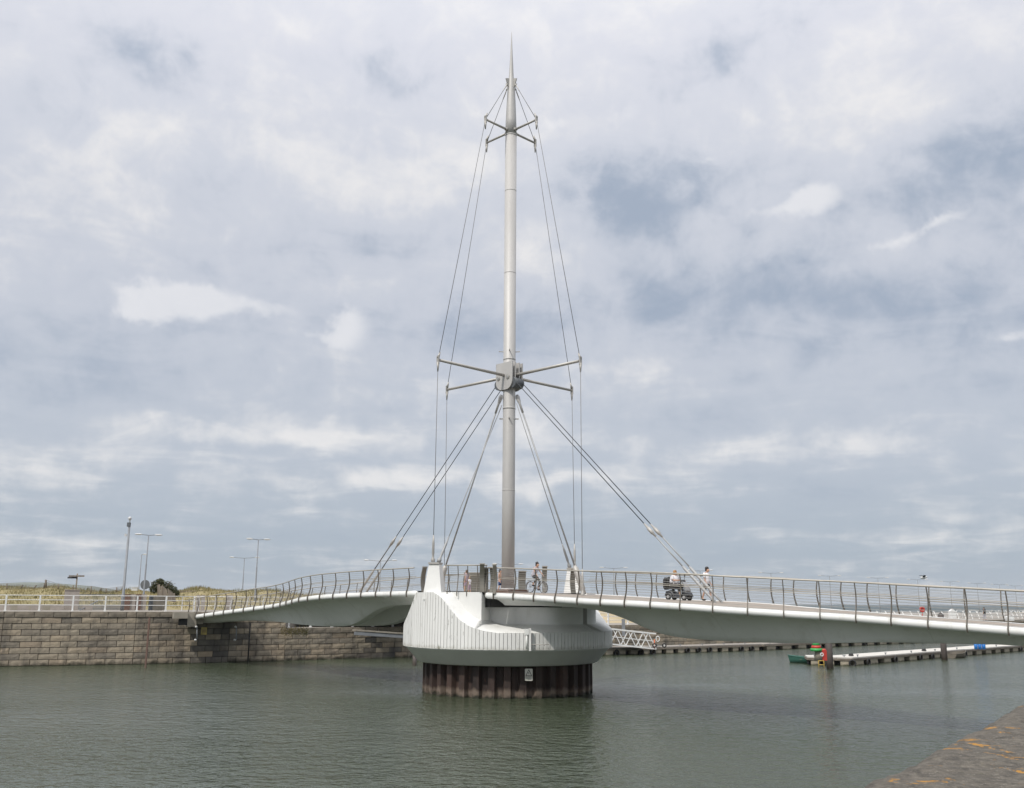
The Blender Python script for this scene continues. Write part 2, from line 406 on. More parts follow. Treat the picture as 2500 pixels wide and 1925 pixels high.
# ------------------------------------------------------------------ water
mw = bpy.data.materials.new('harbour_water'); mw.use_nodes = True; N, L = mw.node_tree.nodes, mw.node_tree.links
b = N['Principled BSDF']; b.inputs['Roughness'].default_value = .13; b.inputs['IOR'].default_value = 1.33
g = N.new('ShaderNodeNewGeometry')


def wv(scale, detail, stretch, rough=.55, dist=0.):
    mp = N.new('ShaderNodeMapping'); L.new(g.outputs['Position'], mp.inputs[0]); mp.inputs['Scale'].default_value = stretch; mp.inputs['Rotation'].default_value = (0, 0, .25)
    n = N.new('ShaderNodeTexNoise'); L.new(mp.outputs[0], n.inputs['Vector']); n.inputs['Scale'].default_value = scale; n.inputs['Detail'].default_value = detail; n.inputs['Roughness'].default_value = rough; n.inputs['Distortion'].default_value = dist
    return n.outputs['Fac']


def nm(op, a, b_):
    n = N.new('ShaderNodeMath'); n.operation = op
    for i, v in enumerate((a, b_)): setin(n, i, v, L)
    return n.outputs[0]


h = nm('ADD', nm('MULTIPLY', wv(.5, 2, (.6, 1, 1)), .9), nm('ADD', nm('MULTIPLY', wv(2.3, 2, (.85, 1, 1), .5, .3), 1.0), nm('MULTIPLY', wv(5.6, 2, (.9, 1, 1)), .5)))
calm = N.new('ShaderNodeMapRange'); L.new(wv(.045, 3, (.45, 1, 1), .5, .6), calm.inputs[0]); calm.inputs[1].default_value, calm.inputs[2].default_value, calm.inputs[3].default_value, calm.inputs[4].default_value = .35, .62, .28, 1.08
bp = N.new('ShaderNodeBump'); L.new(h, bp.inputs['Height']); bp.inputs['Distance'].default_value = .22; L.new(nm('MULTIPLY', calm.outputs[0], .95), bp.inputs['Strength']); L.new(bp.outputs[0], b.inputs['Normal'])
mc = N.new('ShaderNodeMix'); mc.data_type = 'RGBA'; L.new(wv(.06, 3, (1, 1, 1)), mc.inputs[0]); mc.inputs[6].default_value = (.040, .052, .031, 1); mc.inputs[7].default_value = (.056, .068, .043, 1); L.new(mc.outputs[2], b.inputs['Base Color'])
w = MB(); w.add([(-11000, -200, 0), (11000, -200, 0), (11000, 420, 0), (-11000, 420, 0)], [(0, 1, 2, 3)])
tag(part('water', w, mw), kind='structure')
m_sea = M('open_sea', (.060, .085, .090), (.045, .066, .072), .01, .55, 0, pos=True, spec=.3, stretch=(.3, 1, 1))
w = MB(); w.add([(-11000, 420, 0), (11000, 420, 0), (11000, 12000, 0), (-11000, 12000, 0)], [(0, 1, 2, 3)]); tag(part('open_sea', w, m_sea), kind='structure')
w = MB(); w.add([(-11000, -200, -3), (11000, -200, -3), (11000, 12000, -3), (-11000, 12000, -3)], [(0, 1, 2, 3)])
tag(part('seabed', w, m_mortar), kind='structure')

# ------------------------------------------------------------------ quay walls
HIGH = [Vector((-52, 59.5, 0)), Vector((-34.2, 66.7, 0)), Vector((-26.4, 69.7, 0)), Vector((-20.6, 72.7, 0)), Vector((-17.0, 74.9, 0))]
LOW = [Vector((-17.0, 74.9, 0)), Vector((-8, 81.6, 0)), Vector((0, 86.6, 0)), Vector((9.2, 91, 0)), Vector((30, 105.5, 0)), Vector((50, 123, 0)), Vector((78, 146, 0)), Vector((125, 190, 0))]
ZH, ZL, CH = 3.60, 2.40, .40


def rock_variants(mat, n=6):
    out = []
    for q in range(n):
        vs = []; fs = []; nx, nz = 5, 3
        for j in range(nz):
            for i in range(nx):
                e = 0 if (i in (0, nx - 1) or j in (0, nz - 1)) else 1
                vs.append((i / (nx - 1) - .5, -.5 - (e * (.2 + .5 * random.random())) * .07, j / (nz - 1) - .5))
        b0 = len(vs)
        for j in range(nz):
            for i in range(nx):
                if i in (0, nx - 1) or j in (0, nz - 1): pass
        fs = [(j * nx + i, j * nx + i + 1, (j + 1) * nx + i + 1, (j + 1) * nx + i) for j in range(nz - 1) for i in range(nx - 1)]
        vs += [(-.5, .5, -.5), (.5, .5, -.5), (.5, .5, .5), (-.5, .5, .5)]
        a, b_, c, d = 0, nx - 1, nz * nx - 1, (nz - 1) * nx
        bot = tuple(range(nx)); top = tuple(range((nz - 1) * nx, nz * nx))
        fs += [tuple(reversed(bot)) + (b0, b0 + 1), top + (b0 + 2, b0 + 3), (a, nx, d, b0 + 3, b0), (b_, b0 + 1, b0 + 2, c, nx + nx - 1)]
        mb = MB(); mb.add(vs, fs); out.append(mb.mesh('stone', mat))
    return out


m_stoned = M('darker_sandstone', (.20, .185, .16), (.075, .072, .068), 1.4, .85, 0, pos=True, rand=.7, rcol=STONE, bump=.6, bscale=9, contrast=(.3, .7), bdist=.04, stretch=(1, 1, .35))
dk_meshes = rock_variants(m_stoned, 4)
st_meshes = rock_variants(m_stone); cope_meshes = rock_variants(m_cope, 4)


def project(p):
    x, y, z = p.x, p.y, p.z - EYE; d = y * math.cos(PITCH) + z * math.sin(PITCH)
    return CX + x / d * F, CY - (z * math.cos(PITCH) - y * math.sin(PITCH)) / d * F


def pick_darker(c):  # random choice of darker stones, densest at two stretches of wall
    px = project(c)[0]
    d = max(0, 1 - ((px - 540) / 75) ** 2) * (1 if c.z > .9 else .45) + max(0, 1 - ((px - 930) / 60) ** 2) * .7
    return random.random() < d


def stone_wall(name, label, line, ztop, courses, coping_h, depth=.5, limit=300, seen=lambda px: True, slen=1.13):
    base = thing(name, label, 'quay wall', (line[0].x, line[0].y, 0))
    bk = MB()
    n = len(line)
    rings = []
    for i, p in enumerate(line):
        d = (line[min(i + 1, n - 1)] - line[max(i - 1, 0)]).normalized(); nn = Vector((-d.y, d.x, 0))
        f = p + nn * .16
        rings.append([f + Vector((0, 0, -2.5)), f + Vector((0, 0, ztop - .03)), f + nn * 1.2 + Vector((0, 0, ztop - .03)), f + nn * 1.2 + Vector((0, 0, -2.5))])
    bk.loft(rings, False, True, True); part('backing', bk, m_mortar, base)
    items = []
    for k in range(courses):
        cop = k == courses - 1
        h_ = coping_h if cop else CH; z = ztop - coping_h / 2 if cop else ztop - coping_h - (courses - 2 - k + .5) * CH
        for i in range(n - 1):
            a, b_ = line[i], line[i + 1]; d = b_ - a; Ls = d.length; d.normalize(); nn = Vector((-d.y, d.x, 0))
            c = max(1, round(Ls / slen)); step = Ls / c; o = (.5 if k % 2 else 0.) * step
            edges = [0.] + [j * step + o + random.uniform(-.08, .08) for j in range(0 if o else 1, c)] + [Ls]
            for e0, e1 in zip(edges, edges[1:]):
                if e1 - e0 < .12: continue
                cen = a + d * ((e0 + e1) / 2) + nn * (depth / 2 + random.uniform(-.025, .02) - (.05 if cop else 0)); cen.z = z
                items.append((cen, math.atan2(d.y, d.x), e1 - e0 - .035, depth, h_ - .035, cop))
    vis = [t for t in items if seen(project(t[0])[0])]
    vis.sort(key=lambda t: t[0].y); keep = vis[:limit]; ids = set(id(t) for t in keep); rest = [t for t in items if id(t) not in ids]
    for (cen, ang, l, dp, hh, cop) in keep:
        o = link('coping_stone' if cop else 'stone', random.choice(cope_meshes if cop else (dk_meshes if pick_darker(cen) else st_meshes)), base)
        o.location = cen; o.rotation_euler = (0, 0, ang); o.scale = (l, dp, hh)
    if rest:
        mb = MB()
        for (cen, ang, l, dp, hh, cop) in rest: mb.box(cen, (l, dp, hh), Matrix.Rotation(ang, 3, 'Z'))
        r = part('stone', mb, m_stone, base); r['kind'] = 'stuff'
    return base


hw = stone_wall('quay_wall', 'tall left quay wall of rough dressed sandstone blocks carrying the bridge end', HIGH, ZH, 10, .40, seen=lambda px: -60 < px < 720)
lw = stone_wall('quay_wall', 'lower sandstone quay wall running behind the white pier and along the far pontoon', LOW, ZL, 7, .42,
                seen=lambda px: 640 < px < 1000 or 1460 < px < 2000)
d_ = (HIGH[2] - HIGH[1]).normalized(); q_ = atz(357, 1612, .5); mb = MB(); mb.box((q_.x, q_.y - .03, 1.6), (.10, .10, 3.3)); part('joint_strip', mb, m_brown, hw)
q_ = atz(607, 1600, .5); mb = MB(); mb.tube([(q_.x, q_.y - .1, -.3), (q_.x, q_.y - .1, 2.8)], .05, 8); part('drain_pipe', mb, m_dark, hw)
# ground behind the walls
hp = MB(); off = [p + Vector((-.39 * .25, .92 * .25, 0)) for p in HIGH]
hp.prism([(p.x, p.y) for p in off] + [(-17.0, 80), (-14, 92), (-16, 112), (-20, 150), (-160, 150), (-160, 59.5)], -2, ZH - .02)
tag(part('promenade', hp, m_paving), kind='structure')
lp = MB(); lp.prism([(p.x - .1, p.y + .35) for p in LOW] + [(160, 262), (100, 262), (66, 205), (40, 176), (0, 160), (-40, 150), (-19.5, 149), (-15.6, 112), (-13.6, 92), (-16.7, 80)], -2, ZL - .02)
tag(part('lower_quay', lp, m_paving), kind='structure')
# sand bank behind the lower quay
sb = MB(); rings = []
for i, (x0, y0, x1, y1, hh) in enumerate([(-12.4, 98, -14, 112, 1.8), (-3, 93, -5, 108, 1.5), (6, 97.5, 5, 110, 1.45), (16, 104, 14, 120, 1.3), (28, 113, 24, 130, 1.0), (40, 124, 36, 142, .8), (52, 136, 46, 152, .7), (60, 146, 56, 158, .15)]):
    r = []
    for k in range(9):
        s = k / 8; r.append(Vector((x0 + (x1 - x0) * s, y0 + (y1 - y0) * s, ZL - .06 + hh * math.sin(min(1, s * 1.6) * math.pi / 2) * (1 if s < .9 else .95) + random.uniform(-.07, .07))))
    rings.append(r)
sb.loft(rings, True); tag(part('sand_bank', sb, m_sand), kind='structure')

# dunes on the left
CR = [(-900, 5.5), (-400, 5.6), (0, 5.5), (115, 5.62), (200, 5.3), (300, 5.2), (400, 5.15), (460, 5.42), (540, 5.4), (620, 5.35), (700, 5.1), (780, 4.95), (830, 4.6), (900, 3.7), (1000, 2.6), (1080, 2.0)]


def dune_z(x, y):
    px = CX + x / y * F / .977
    hc = np.interp(px, [c[0] for c in CR], [c[1] for c in CR]) + .14 * math.sin(x * .9 + y * .3) + .10 * math.sin(x * 2.3 - y * .7)
    yc = 101 + 3 * math.sin(x * .12)
    y0 = 80 + max(0, (x + 34) * .42)
    t = (y - y0) / (yc - y0)
    if t < 0: return 3.2
    if t < 1: return 3.35 + (hc - 3.35) * (t * t * (3 - 2 * t)) ** .75
    return max(1.5, hc - (y - yc) * .035 * (1 + .2 * math.sin(x)))


dn_ = MB(); xs = np.linspace(-150, -8.5, 130); ys = np.concatenate([np.linspace(78, 110, 40), np.linspace(113, 148, 12)])
vs = []
for y in ys:
    for x in xs:
        vs.append((x * (y / 100.), y, dune_z(x * (y / 100.), y)))
nx = len(xs); dn_.add(vs, [(j * nx + i, j * nx + i + 1, (j + 1) * nx + i + 1, (j + 1) * nx + i) for j in range(len(ys) - 1) for i in range(nx - 1)], True)
tag(part('dune', dn_, m_dune), kind='structure')
gr = MB(); k = 0
while k < 15000:
    px = random.uniform(-60, 880); y = random.uniform(86, 106) if random.random() < .75 else random.uniform(97, 104); x = (px - CX) / F * y * .985; z = dune_z(x, y)
    if z < 3.45: k += 1; continue
    clump = .5 + .5 * math.sin(x * 1.7 + 2 * math.sin(y * .8)); hh = random.uniform(.12, .34) * (.5 + .8 * clump)
    a = random.uniform(0, 6.28); wd = random.uniform(.02, .05); lx, ly = random.uniform(-.25, .35) * hh, random.uniform(-.2, .2) * hh
    gr.add([(x - wd * math.cos(a), y - wd * math.sin(a), z - .05), (x + wd * math.cos(a), y + wd * math.sin(a), z - .05), (x + lx, y + ly, z + hh)], [(0, 1, 2)]); k += 1
tag(part('dune_grass', gr, m_grass), kind='stuff')
# far hills
hl = MB(); rings = []
for px, py in [(-500, 1415), (-300, 1419), (-120, 1424), (0, 1425), (60, 1422), (110, 1423), (170, 1427), (230, 1432), (280, 1440), (330, 1449), (400, 1457), (470, 1464)]:
    p = at(px, py, 6000); g0 = Vector((p.x, 5500, -5)); rings.append([g0, (g0 + p) / 2 + Vector((0, 0, 8)), p, p + Vector((0, 900, -120))])
hl.loft(rings, True); tag(part('hills', hl, m_hill), kind='structure')

# ------------------------------------------------------------------ bridge frame of reference
PC = Vector((-.14, 51, 0)); DR = Vector((.714, -.70, 0)); NR = Vector((-.70, -.714, 0))


def wf(t):
    s = min(1, max(0, (t - 11.5) / 9.)); s = s * s * (3 - 2 * s); return 3.7 - 2.0 * s


ZT = {1: ([2.2, 3.7, 5.1, 6.4, 7.6, 8.8, 11.1, 12.4, 13.75, 15, 16.3, 17.5, 18.8, 20, 21.1, 22.4, 23.7, 25, 34], [4.71, 4.65, 4.59, 4.53, 4.47, 4.42, 4.35, 4.29, 4.22, 4.13, 4.06, 3.99, 3.93, 3.86, 3.79, 3.71, 3.64, 3.56, 3.05]),
      -1: ([2.2, 3.1, 6.1, 9, 11.4, 14.4, 17.9, 22.1, 26.1, 31], [4.82, 4.80, 4.76, 4.69, 4.60, 4.42, 4.15, 3.84, 3.53, 3.12])}
ZK = ([2, 4.5, 6.6, 7.6, 8.4, 9.2, 10., 10.6, 11.3, 12.2, 13.2, 14.3, 16, 18, 20, 24, 27, 31, 34], [4.26, 4.25, 4.2, 4.09, 3.93, 3.68, 3.38, 3.18, 3.04, 2.96, 2.92, 2.90, 2.90, 2.95, 3.05, 3.10, 3.0, 2.76, 2.6])
WK = ([2, 6, 10, 14, 18, 22, 34], [2.6, 2.3, 1.8, 1.25, .8, .6, .55])


def zt(t, sg): return float(np.interp(t, *ZT[sg]))


def edge(t, sg, side): return PC + DR * (t * sg) + NR * (wf(t) * side) + Vector((0, 0, zt(t, sg)))


def rail_normal(t, sg, side):
    a, c = edge(t - .2, sg, side), edge(t + .2, sg, side); d = c - a; d.z = 0; d.normalize(); n = Vector((d.y, -d.x, 0))
    if n.dot(NR * side) < 0: n = -n
    return n


def make_deck(sg, t1, label):
    ts = list(np.linspace(2.3 if sg > 0 else 3.03, t1, 70))
    c = PC + DR * (17 * sg)
    th = thing('bridge_deck', label, 'bridge deck', (c.x, c.y, 0))
    hull = MB(); rings = []
    for t in ts:
        z1 = zt(t, sg) - .10; zk = float(np.interp(t, *ZK)); zk = min(zk, z1 - .12); wk = float(np.interp(t, *WK)); we = wf(t) - .05
        if t > 26: zk = max(zk, z1 - .62 + (t - 26) * .045) if sg < 0 else zk
        open_ = 1 - min(1, max(0, (t - 11.5) / 4.)); open_ = open_ * open_ * (3 - 2 * open_)
        sw = min(.62, wk * .9); zi = zk + open_ * max(0, z1 - .15 - zk)
        prof = []
        for k in range(13):
            s = k / 12; prof.append((we + (wk - we) * s, z1 + (zk - z1) * (s ** 2.1)))
        prof += [(wk - .04, zk - .015), (wk - sw, zk - .005), (wk - sw - .05, zk + (zi - zk) * .15), (max(.02, wk - sw - .22), zk + (zi - zk) * .8), (max(.01, wk - sw - .5), zi)]
        full = prof + [(-a, z) for a, z in reversed(prof)]
        rings.append([PC + DR * (t * sg) + NR * a + Vector((0, 0, z)) for a, z in full])
    hull.loft(rings, True, False, False)
    for e in (0, -1):
        r = rings[e]; n = len(r); base = len(hull.v); hull.v += [tuple(p) for p in r]
        for k in range(n // 2 - 1): hull.f.append((base + k, base + k + 1, base + n - 2 - k, base + n - 1 - k)); hull.sm.append(False)
    for q in range(8, len(rings) - 4, 9):
        half = [i_ for i_ in range(1, 14)]; n0 = len(rings[q])
        for idx in (half, [n0 - 1 - i_ for i_ in half]):
            pts_ = [rings[q][i_] + Vector((0, 0, -.004)) + NR * (.004 if idx is half else -.004) for i_ in idx]
            sm_ = MB(); sm_.tube(pts_, .009, 4, False); part('weld_seam', sm_, m_conc, th)
    ho = part('hull', hull, m_white, th)
    me = ho.data; mod = ho.modifiers.new('edges', 'EDGE_SPLIT'); mod.split_angle = math.radians(35)
    for side in (1, -1):
        tb = MB(); pts = [edge(t, sg, side) for t in ts]; rr = [.15] * len(pts)
        a = (pts[0] - pts[1]).normalized(); e_ = (pts[-1] - pts[-2]).normalized()
        pts = [pts[0] + a * .17, pts[0] + a * .12] + pts + [pts[-1] + e_ * .12, pts[-1] + e_ * .17]
        tb.tube(pts, [.05, .11] + rr + [.11, .05], 16); part('edge_tube', tb, m_white, th)
        for t in np.arange(5.5, t1, 5.1):
            n = rail_normal(t, sg, side); p0 = edge(t, sg, side); d = (edge(t + .1, sg, side) - p0).normalized(); rg = MB()
            rg.tube([p0 - d * .012, p0 + d * .012], .1535, 16); part('weld_band', rg, m_conc, th)
    fl = MB(); top = []; bot = []
    for t in ts:
        e1, e2 = edge(t, sg, 1), edge(t, sg, -1); i1 = e1 - NR * .09; i2 = e2 + NR * .09
        rings_z = .13
        top.append([i1 + Vector((0, 0, rings_z - .12)), i1 + Vector((0, 0, rings_z)), (i1 + i2) / 2 + Vector((0, 0, rings_z + .03)), i2 + Vector((0, 0, rings_z)), i2 + Vector((0, 0, rings_z - .12))])
    fl.loft(top, False); part('deck_floor', fl, m_floor, th)
    return th


deck_r = make_deck(1, 33, 'right white bridge deck coming towards the camera with people crossing it')
deck_l = make_deck(-1, 31, 'left white bridge deck running from the pier back to the far quay wall')

# S-curved railing post, shared
PO = [(-.20, .165, .05), (-.12, .185, .055), (.04, .185, .055), (.2, .12, .05), (.4, .05, .045), (.6, .015, .042), (.8, .0, .04), (1., .025, .036), (1.24, .075, .032)]
pm = MB(); rings = []
for hgt, o_, dp in PO:
    rings.append([Vector((-.014, o_ - dp * .72, hgt)), Vector((.014, o_ - dp * .72, hgt)), Vector((.014, o_ + dp * .72, hgt)), Vector((-.014, o_ + dp * .72, hgt))])
pm.loft(rings, False, True, True); post_mesh = pm.mesh('post', m_rail)
po_at = lambda hgt: float(np.interp(hgt, [p[0] for p in PO], [p[1] for p in PO]))


def run_railing(label, pfun, nfun, ts_posts, ts_rail, base, group='stainless railings on the swing bridge'):
    th = thing('bridge_railing', label, 'railing', base, group=group)
    for t in ts_posts:
        o = link('post', post_mesh, th); n = nfun(t); o.location = pfun(t); o.rotation_euler = (0, 0, math.atan2(n.y, n.x) - math.pi / 2)

    def rail(name, hgt, r, mat, extra=0., seg=6):
        mb = MB(); mb.tube([pfun(t) + nfun(t) * (po_at(hgt) + extra) + Vector((0, 0, hgt)) for t in ts_rail], r, seg); return part(name, mb, mat, th)
    rail('handrail', 1.26, .031, m_handrail, 0, 8)
    rail('mid_rail', .83, .018, m_handrail, -.07); rail('mid_rail', .765, .016, m_handrail, -.03)
    for hgt in (.10, .215, .33, .445, .56, .67, .93, 1.03, 1.13): rail('wire', hgt, .0065, m_wire, .0, 4)
    return th


for sg, t0, t1, nm_ in ((1, 2.6, 32, 'right'), (-1, 3.3, 31, 'left')):
    for side in (1, -1):
        lab = {(1, 1): 'near railing of the right deck with curved posts, in front of the scooter rider', (1, -1): 'far railing of the right deck, behind the walker and the scooter',
               (-1, 1): 'near railing of the left deck, rising from the quay wall to the white pylon', (-1, -1): 'far railing of the left deck, seen through the near one'}[(sg, side)]
        tp = np.arange(t0 + .25, t1 - .1, 1.29)
        run_railing(lab, lambda t, s=sg, d=side: edge(t, s, d) + Vector((0, 0, .04)), lambda t, s=sg, d=side: rail_normal(t, s, d), tp, np.linspace(t0 - .2, t1 - .2, 64), edge(t0, sg, side))

# ------------------------------------------------------------------ pier
th_p = thing('bridge_pier', 'round white central pier with ribbed cladding and two raised pylons under the mast', 'bridge pier', (PC.x, PC.y, 0))
RIM = [(-100, 3.0), (-5, 3.02), (8, 3.2), (15, 3.42), (21, 3.7), (26, 4.1), (30, 4.5), (32.5, 4.84), (48, 4.84), (51, 4.74), (54, 4.58), (57, 4.3), (60, 4.02), (65, 3.58), (71, 3.26), (78, 3.08), (85, 3.0), (180, 3.0)]


def norm180(a):
    while a > 100: a -= 180
    while a < -80: a += 180
    return a


def rim(phi): return float(np.interp(norm180(phi), [r[0] for r in RIM], [r[1] for r in RIM]))
def pol(phi, r, z=0.): a = math.radians(phi); return PC + Vector((-r * math.cos(a), -r * math.sin(a), z))


NB = 180
for i in range(NB):
    a0 = i * 360 / NB + .10; a1 = (i + 1) * 360 / NB - .10
    r0, r1 = 5.25, 5.35 + random.uniform(-.004, .004); zb = 2.24
    mb = MB(); vs = []
    for a, r in ((a0, r0), (a0 + .03, r1), (a1 - .03, r1), (a1, r0)):
        vs += [pol(a, r, zb), pol(a, r, rim(a))]
    mb.add(vs, [(0, 1, 3, 2), (2, 3, 5, 4), (4, 5, 7, 6), (6, 7, 1, 0), (1, 7, 5, 3), (0, 2, 4, 6)])
    part('cladding_board', mb, m_clad, th_p)
sh = MB(); sh.loft([[pol(a, 5.27, 2.25) for a in range(0, 361, 3)], [pol(a, 5.27, rim(a) - .015) for a in range(0, 361, 3)]], True); part('cladding_backing', sh, m_conc, th_p)
cn = MB(); cn.lathe([(5.25, 2.26), (5.35, 2.255), (5.35, 2.235), (5.16, 2.15), (4.62, 1.52), (4.5, 1.47), (3.9, 1.47)], PC, 96); part('cone_underside', cn, m_cone, th_p)


def rd(phi):
    p = norm180(phi)
    if -30 <= p <= 74: return 4.52
    if p < -30: p += 180
    if p < 97: return 3.1
    if p < 122: s = (p - 97) / 25; return 3.1 + 1.5 * (s * s * (3 - 2 * s))
    if p <= 143: return 4.6
    return 3.1


def ztop(phi):
    p = norm180(phi); return 4.86 if -30 <= p <= 74 else 4.16


PHI = sorted(set(list(np.arange(0, 360, 2.5)) + [73.99, 74.01, 253.99, 254.01, 143.01, 142.99, 323.01, 322.99, 149.99, 150.01, 329.99, 330.01]))
PHI.append(PHI[0] + 360)
lg = MB(); rings = []
for s in (0., .12, .35, .65, 1.):
    row = []
    for a in PHI:
        z0 = rim(a); z1 = min(z0 + .36, max(z0, 4.85)); row.append(pol(a, 5.30 + (rd(a) - .02 - 5.30) * s, z0 + .004 + (z1 - z0) * (s ** .8)))
    rings.append(row)
lg.loft(rings, True); part('ledge', lg, m_conc, th_p)
dw = MB(); dw.loft([[pol(a, rd(a), 2.9) for a in PHI], [pol(a, rd(a), ztop(a)) for a in PHI]], True)
dwo = part('drum_wall', dw, m_conc, th_p); mod = dwo.modifiers.new('edges', 'EDGE_SPLIT'); mod.split_angle = math.radians(30)
for (a0, a1, z, rr) in ((-30, 74, 4.86, None), (150, 254, 4.86, None), (74, 150, 4.16, None), (254, 330, 4.16, None)):
    cp = MB(); aa = [a for a in np.linspace(a0 + .01, a1 - .01, 40)]; cp.add([PC + Vector((0, 0, z - .006))] + [pol(a, rd(a), z - .006) for a in aa], [(0, k + 2, k + 1) for k in range(len(aa) - 1)])
    part('drum_cap', cp, m_floor if z > 4.5 else m_conc, th_p)
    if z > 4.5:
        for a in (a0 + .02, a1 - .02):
            cp = MB(); cp.add([pol(a, .2, 4.1), pol(a, 4.52, 4.1), pol(a, 4.52, 4.855), pol(a, .2, 4.855)], [(0, 1, 2, 3)]); part('drum_end_face', cp, m_dark, th_p)  # end faces painted near-black as part of the slot's shade
# pier floor; box below it painted near-black as shade of the deck slot
fl = MB(); ang = math.atan2(DR.y, DR.x)
fl.box(PC + Vector((0, 0, 4.785)) - DR * .36, (5.24, 7.0, .12), Matrix.Rotation(ang, 3, 'Z')); part('pier_floor', fl, m_floor, th_p)
fl = MB(); fl.box(PC + Vector((0, 0, 4.435)) - DR * .40, (5.2, 6.9, .57), Matrix.Rotation(ang, 3, 'Z')); part('gap_shade_box', fl, m_dark, th_p)
sk = MB(); sk.box(PC + Vector((0, 0, 4.94)), (1.5, 1.5, .2), Matrix.Rotation(ang, 3, 'Z')); part('mast_plinth', sk, m_brown, th_p)
for a in (42, 222):
    p = pol(a, 4.78, 0); py_ = MB(); rot = Matrix.Rotation(math.radians(a) + .62, 3, 'Z')
    rings = []
    for z, hw_ in ((4.5, .46), (4.86, .44), (6.12, .265), (6.18, .25)):
        rings.append([p + rot @ Vector((sx * hw_, sy * hw_, z)) for sx, sy in ((-1, -1), (1, -1), (1, 1), (-1, 1))])
    py_.loft(rings, False, True, True); pyo = part('pylon', py_, m_conc, th_p)
    cp = MB(); cp.box(p + Vector((0, 0, 6.23)), (.62, .55, .09), rot); o = part('pylon_cap', cp, m_steel, th_p)
# service box, conduit and small hand rail bolted on the cladding
bx = MB(); f_ = lambda px, py: at(px, py, 45.58)
bx.box(f_(1286, 1543), (.2, .14, .26)); bx.tube([f_(1286, 1548), f_(1286, 1586)], .05, 8); part('service_conduit', bx, m_white, th_p)
bx = MB(); bx.box(f_(1294, 1562), (.1, .1, 1.0)); part('service_conduit', bx, m_conc, th_p)
hr = MB(); hr.tube([f_(1297, 1574), f_(1341, 1574), f_(1340, 1587)], .022, 6)
for px in (1306, 1317, 1329): hr.tube([f_(px, 1574), f_(px, 1577) + Vector((0, .1, 0))], .016, 5)
part('grab_rail', hr, m_steel, th_p)

# sheet piles
th_s = thing('sheet_pile_ring', 'ring of dark rusty steel sheet piles standing in the water under the pier', 'sheet piling', (PC.x, PC.y, 0))
NP = 36
for i in range(NP):
    a = i * 360 / NP; hwid = 180 / NP
    pts = [(-hwid, 4.04), (-hwid * .62, 4.04), (-hwid * .40, 4.32), (hwid * .40, 4.32), (hwid * .62, 4.04), (hwid, 4.04)]
    zt_ = 1.46
    mb = MB(); mb.loft([[pol(a + p, r, -1.5) for p, r in pts], [pol(a + p, r, zt_) for p, r in pts]], False); part('sheet_pile', mb, m_pile, th_s)
core = MB(); core.lathe([(3.98, -1.5), (3.98, 1.46)], PC, 48); part('pile_core', core, m_dark, th_s)
# DANGER sign
ps = at(1291, 1648, PC.y - 4.42); ts_ = thing('warning_sign', 'white danger sign with black lightning triangle fixed to the rusty sheet piles', 'sign', ps)
mb = MB(); pl_ = []
for cx, cz, a0 in ((.145, .235, 0), (-.145, .235, 90), (-.145, -.235, 180), (.145, -.235, 270)):
    for k in range(5): a = math.radians(a0 + k * 22.5); pl_.append((cx + .035 * math.cos(a), cz + .035 * math.sin(a)))
n = len(pl_); mb.add([ps + Vector((x, 0, z)) for x, z in pl_] + [ps + Vector((x, .02, z)) for x, z in pl_], [tuple(range(n)), tuple(reversed(range(n, 2 * n)))] + [(k, n + k, n + (k + 1) % n, (k + 1) % n) for k in range(n)])
part('plate', mb, m_sgnw, ts_)


def flat(poly, y, mat, name, par, org):
    m_ = MB(); n = len(poly); m_.add([org + Vector((x, y, z)) for x, z in poly] + [org + Vector((x, y + .004, z)) for x, z in poly], [tuple(range(n)), tuple(reversed(range(n, 2 * n)))] + [(k, n + k, n + (k + 1) % n, (k + 1) % n) for k in range(n)])
    return part(name, m_, mat, par)


tri = MB()
for a, c in (((-.135, -.045), (0, .235)), ((0, .235), (.135, -.045)), ((.135, -.045), (-.135, -.045))): tri.bar(ps + Vector((a[0], -.006, a[1])), ps + Vector((c[0], -.006, c[1])), .006, .026, (0, 0, 1) if a[1] != c[1] else (0, 0, 1))
part('warning_triangle', tri, m_black, ts_)
flat([(.012, .15), (-.028, .065), (-.002, .07), (-.012, .0), (.03, .088), (.004, .084), (.026, .15)], -.009, m_black, 'lightning_bolt', ts_, ps)
for txt, z, size in (('DANGER !', -.125, .066), ('Keep clear', -.185, .045)):
    cu = bpy.data.curves.new('lettering', 'FONT'); cu.body = txt; cu.size = size; cu.align_x = 'CENTER'; cu.extrude = .001; cu.materials.append(m_black)
    if txt[0] == 'K': continue
    o = bpy.data.objects.new('lettering', cu); me_ = bpy.data.meshes.new_from_object(o); bpy.data.objects.remove(o); o = bpy.data.objects.new('lettering', me_); COL.objects.link(o); o.parent = ts_; o.location = (0, -.006, z); o.rotation_euler = (math.pi / 2, 0, 0)
for z, x0, x1 in ((-.165, -.13, .13), (-.205, -.06, .13)): flat([(x0, z - .008), (x1, z - .008), (x1, z + .008), (x0, z + .008)], -.006, m_greyd, 'small_print', ts_, ps)

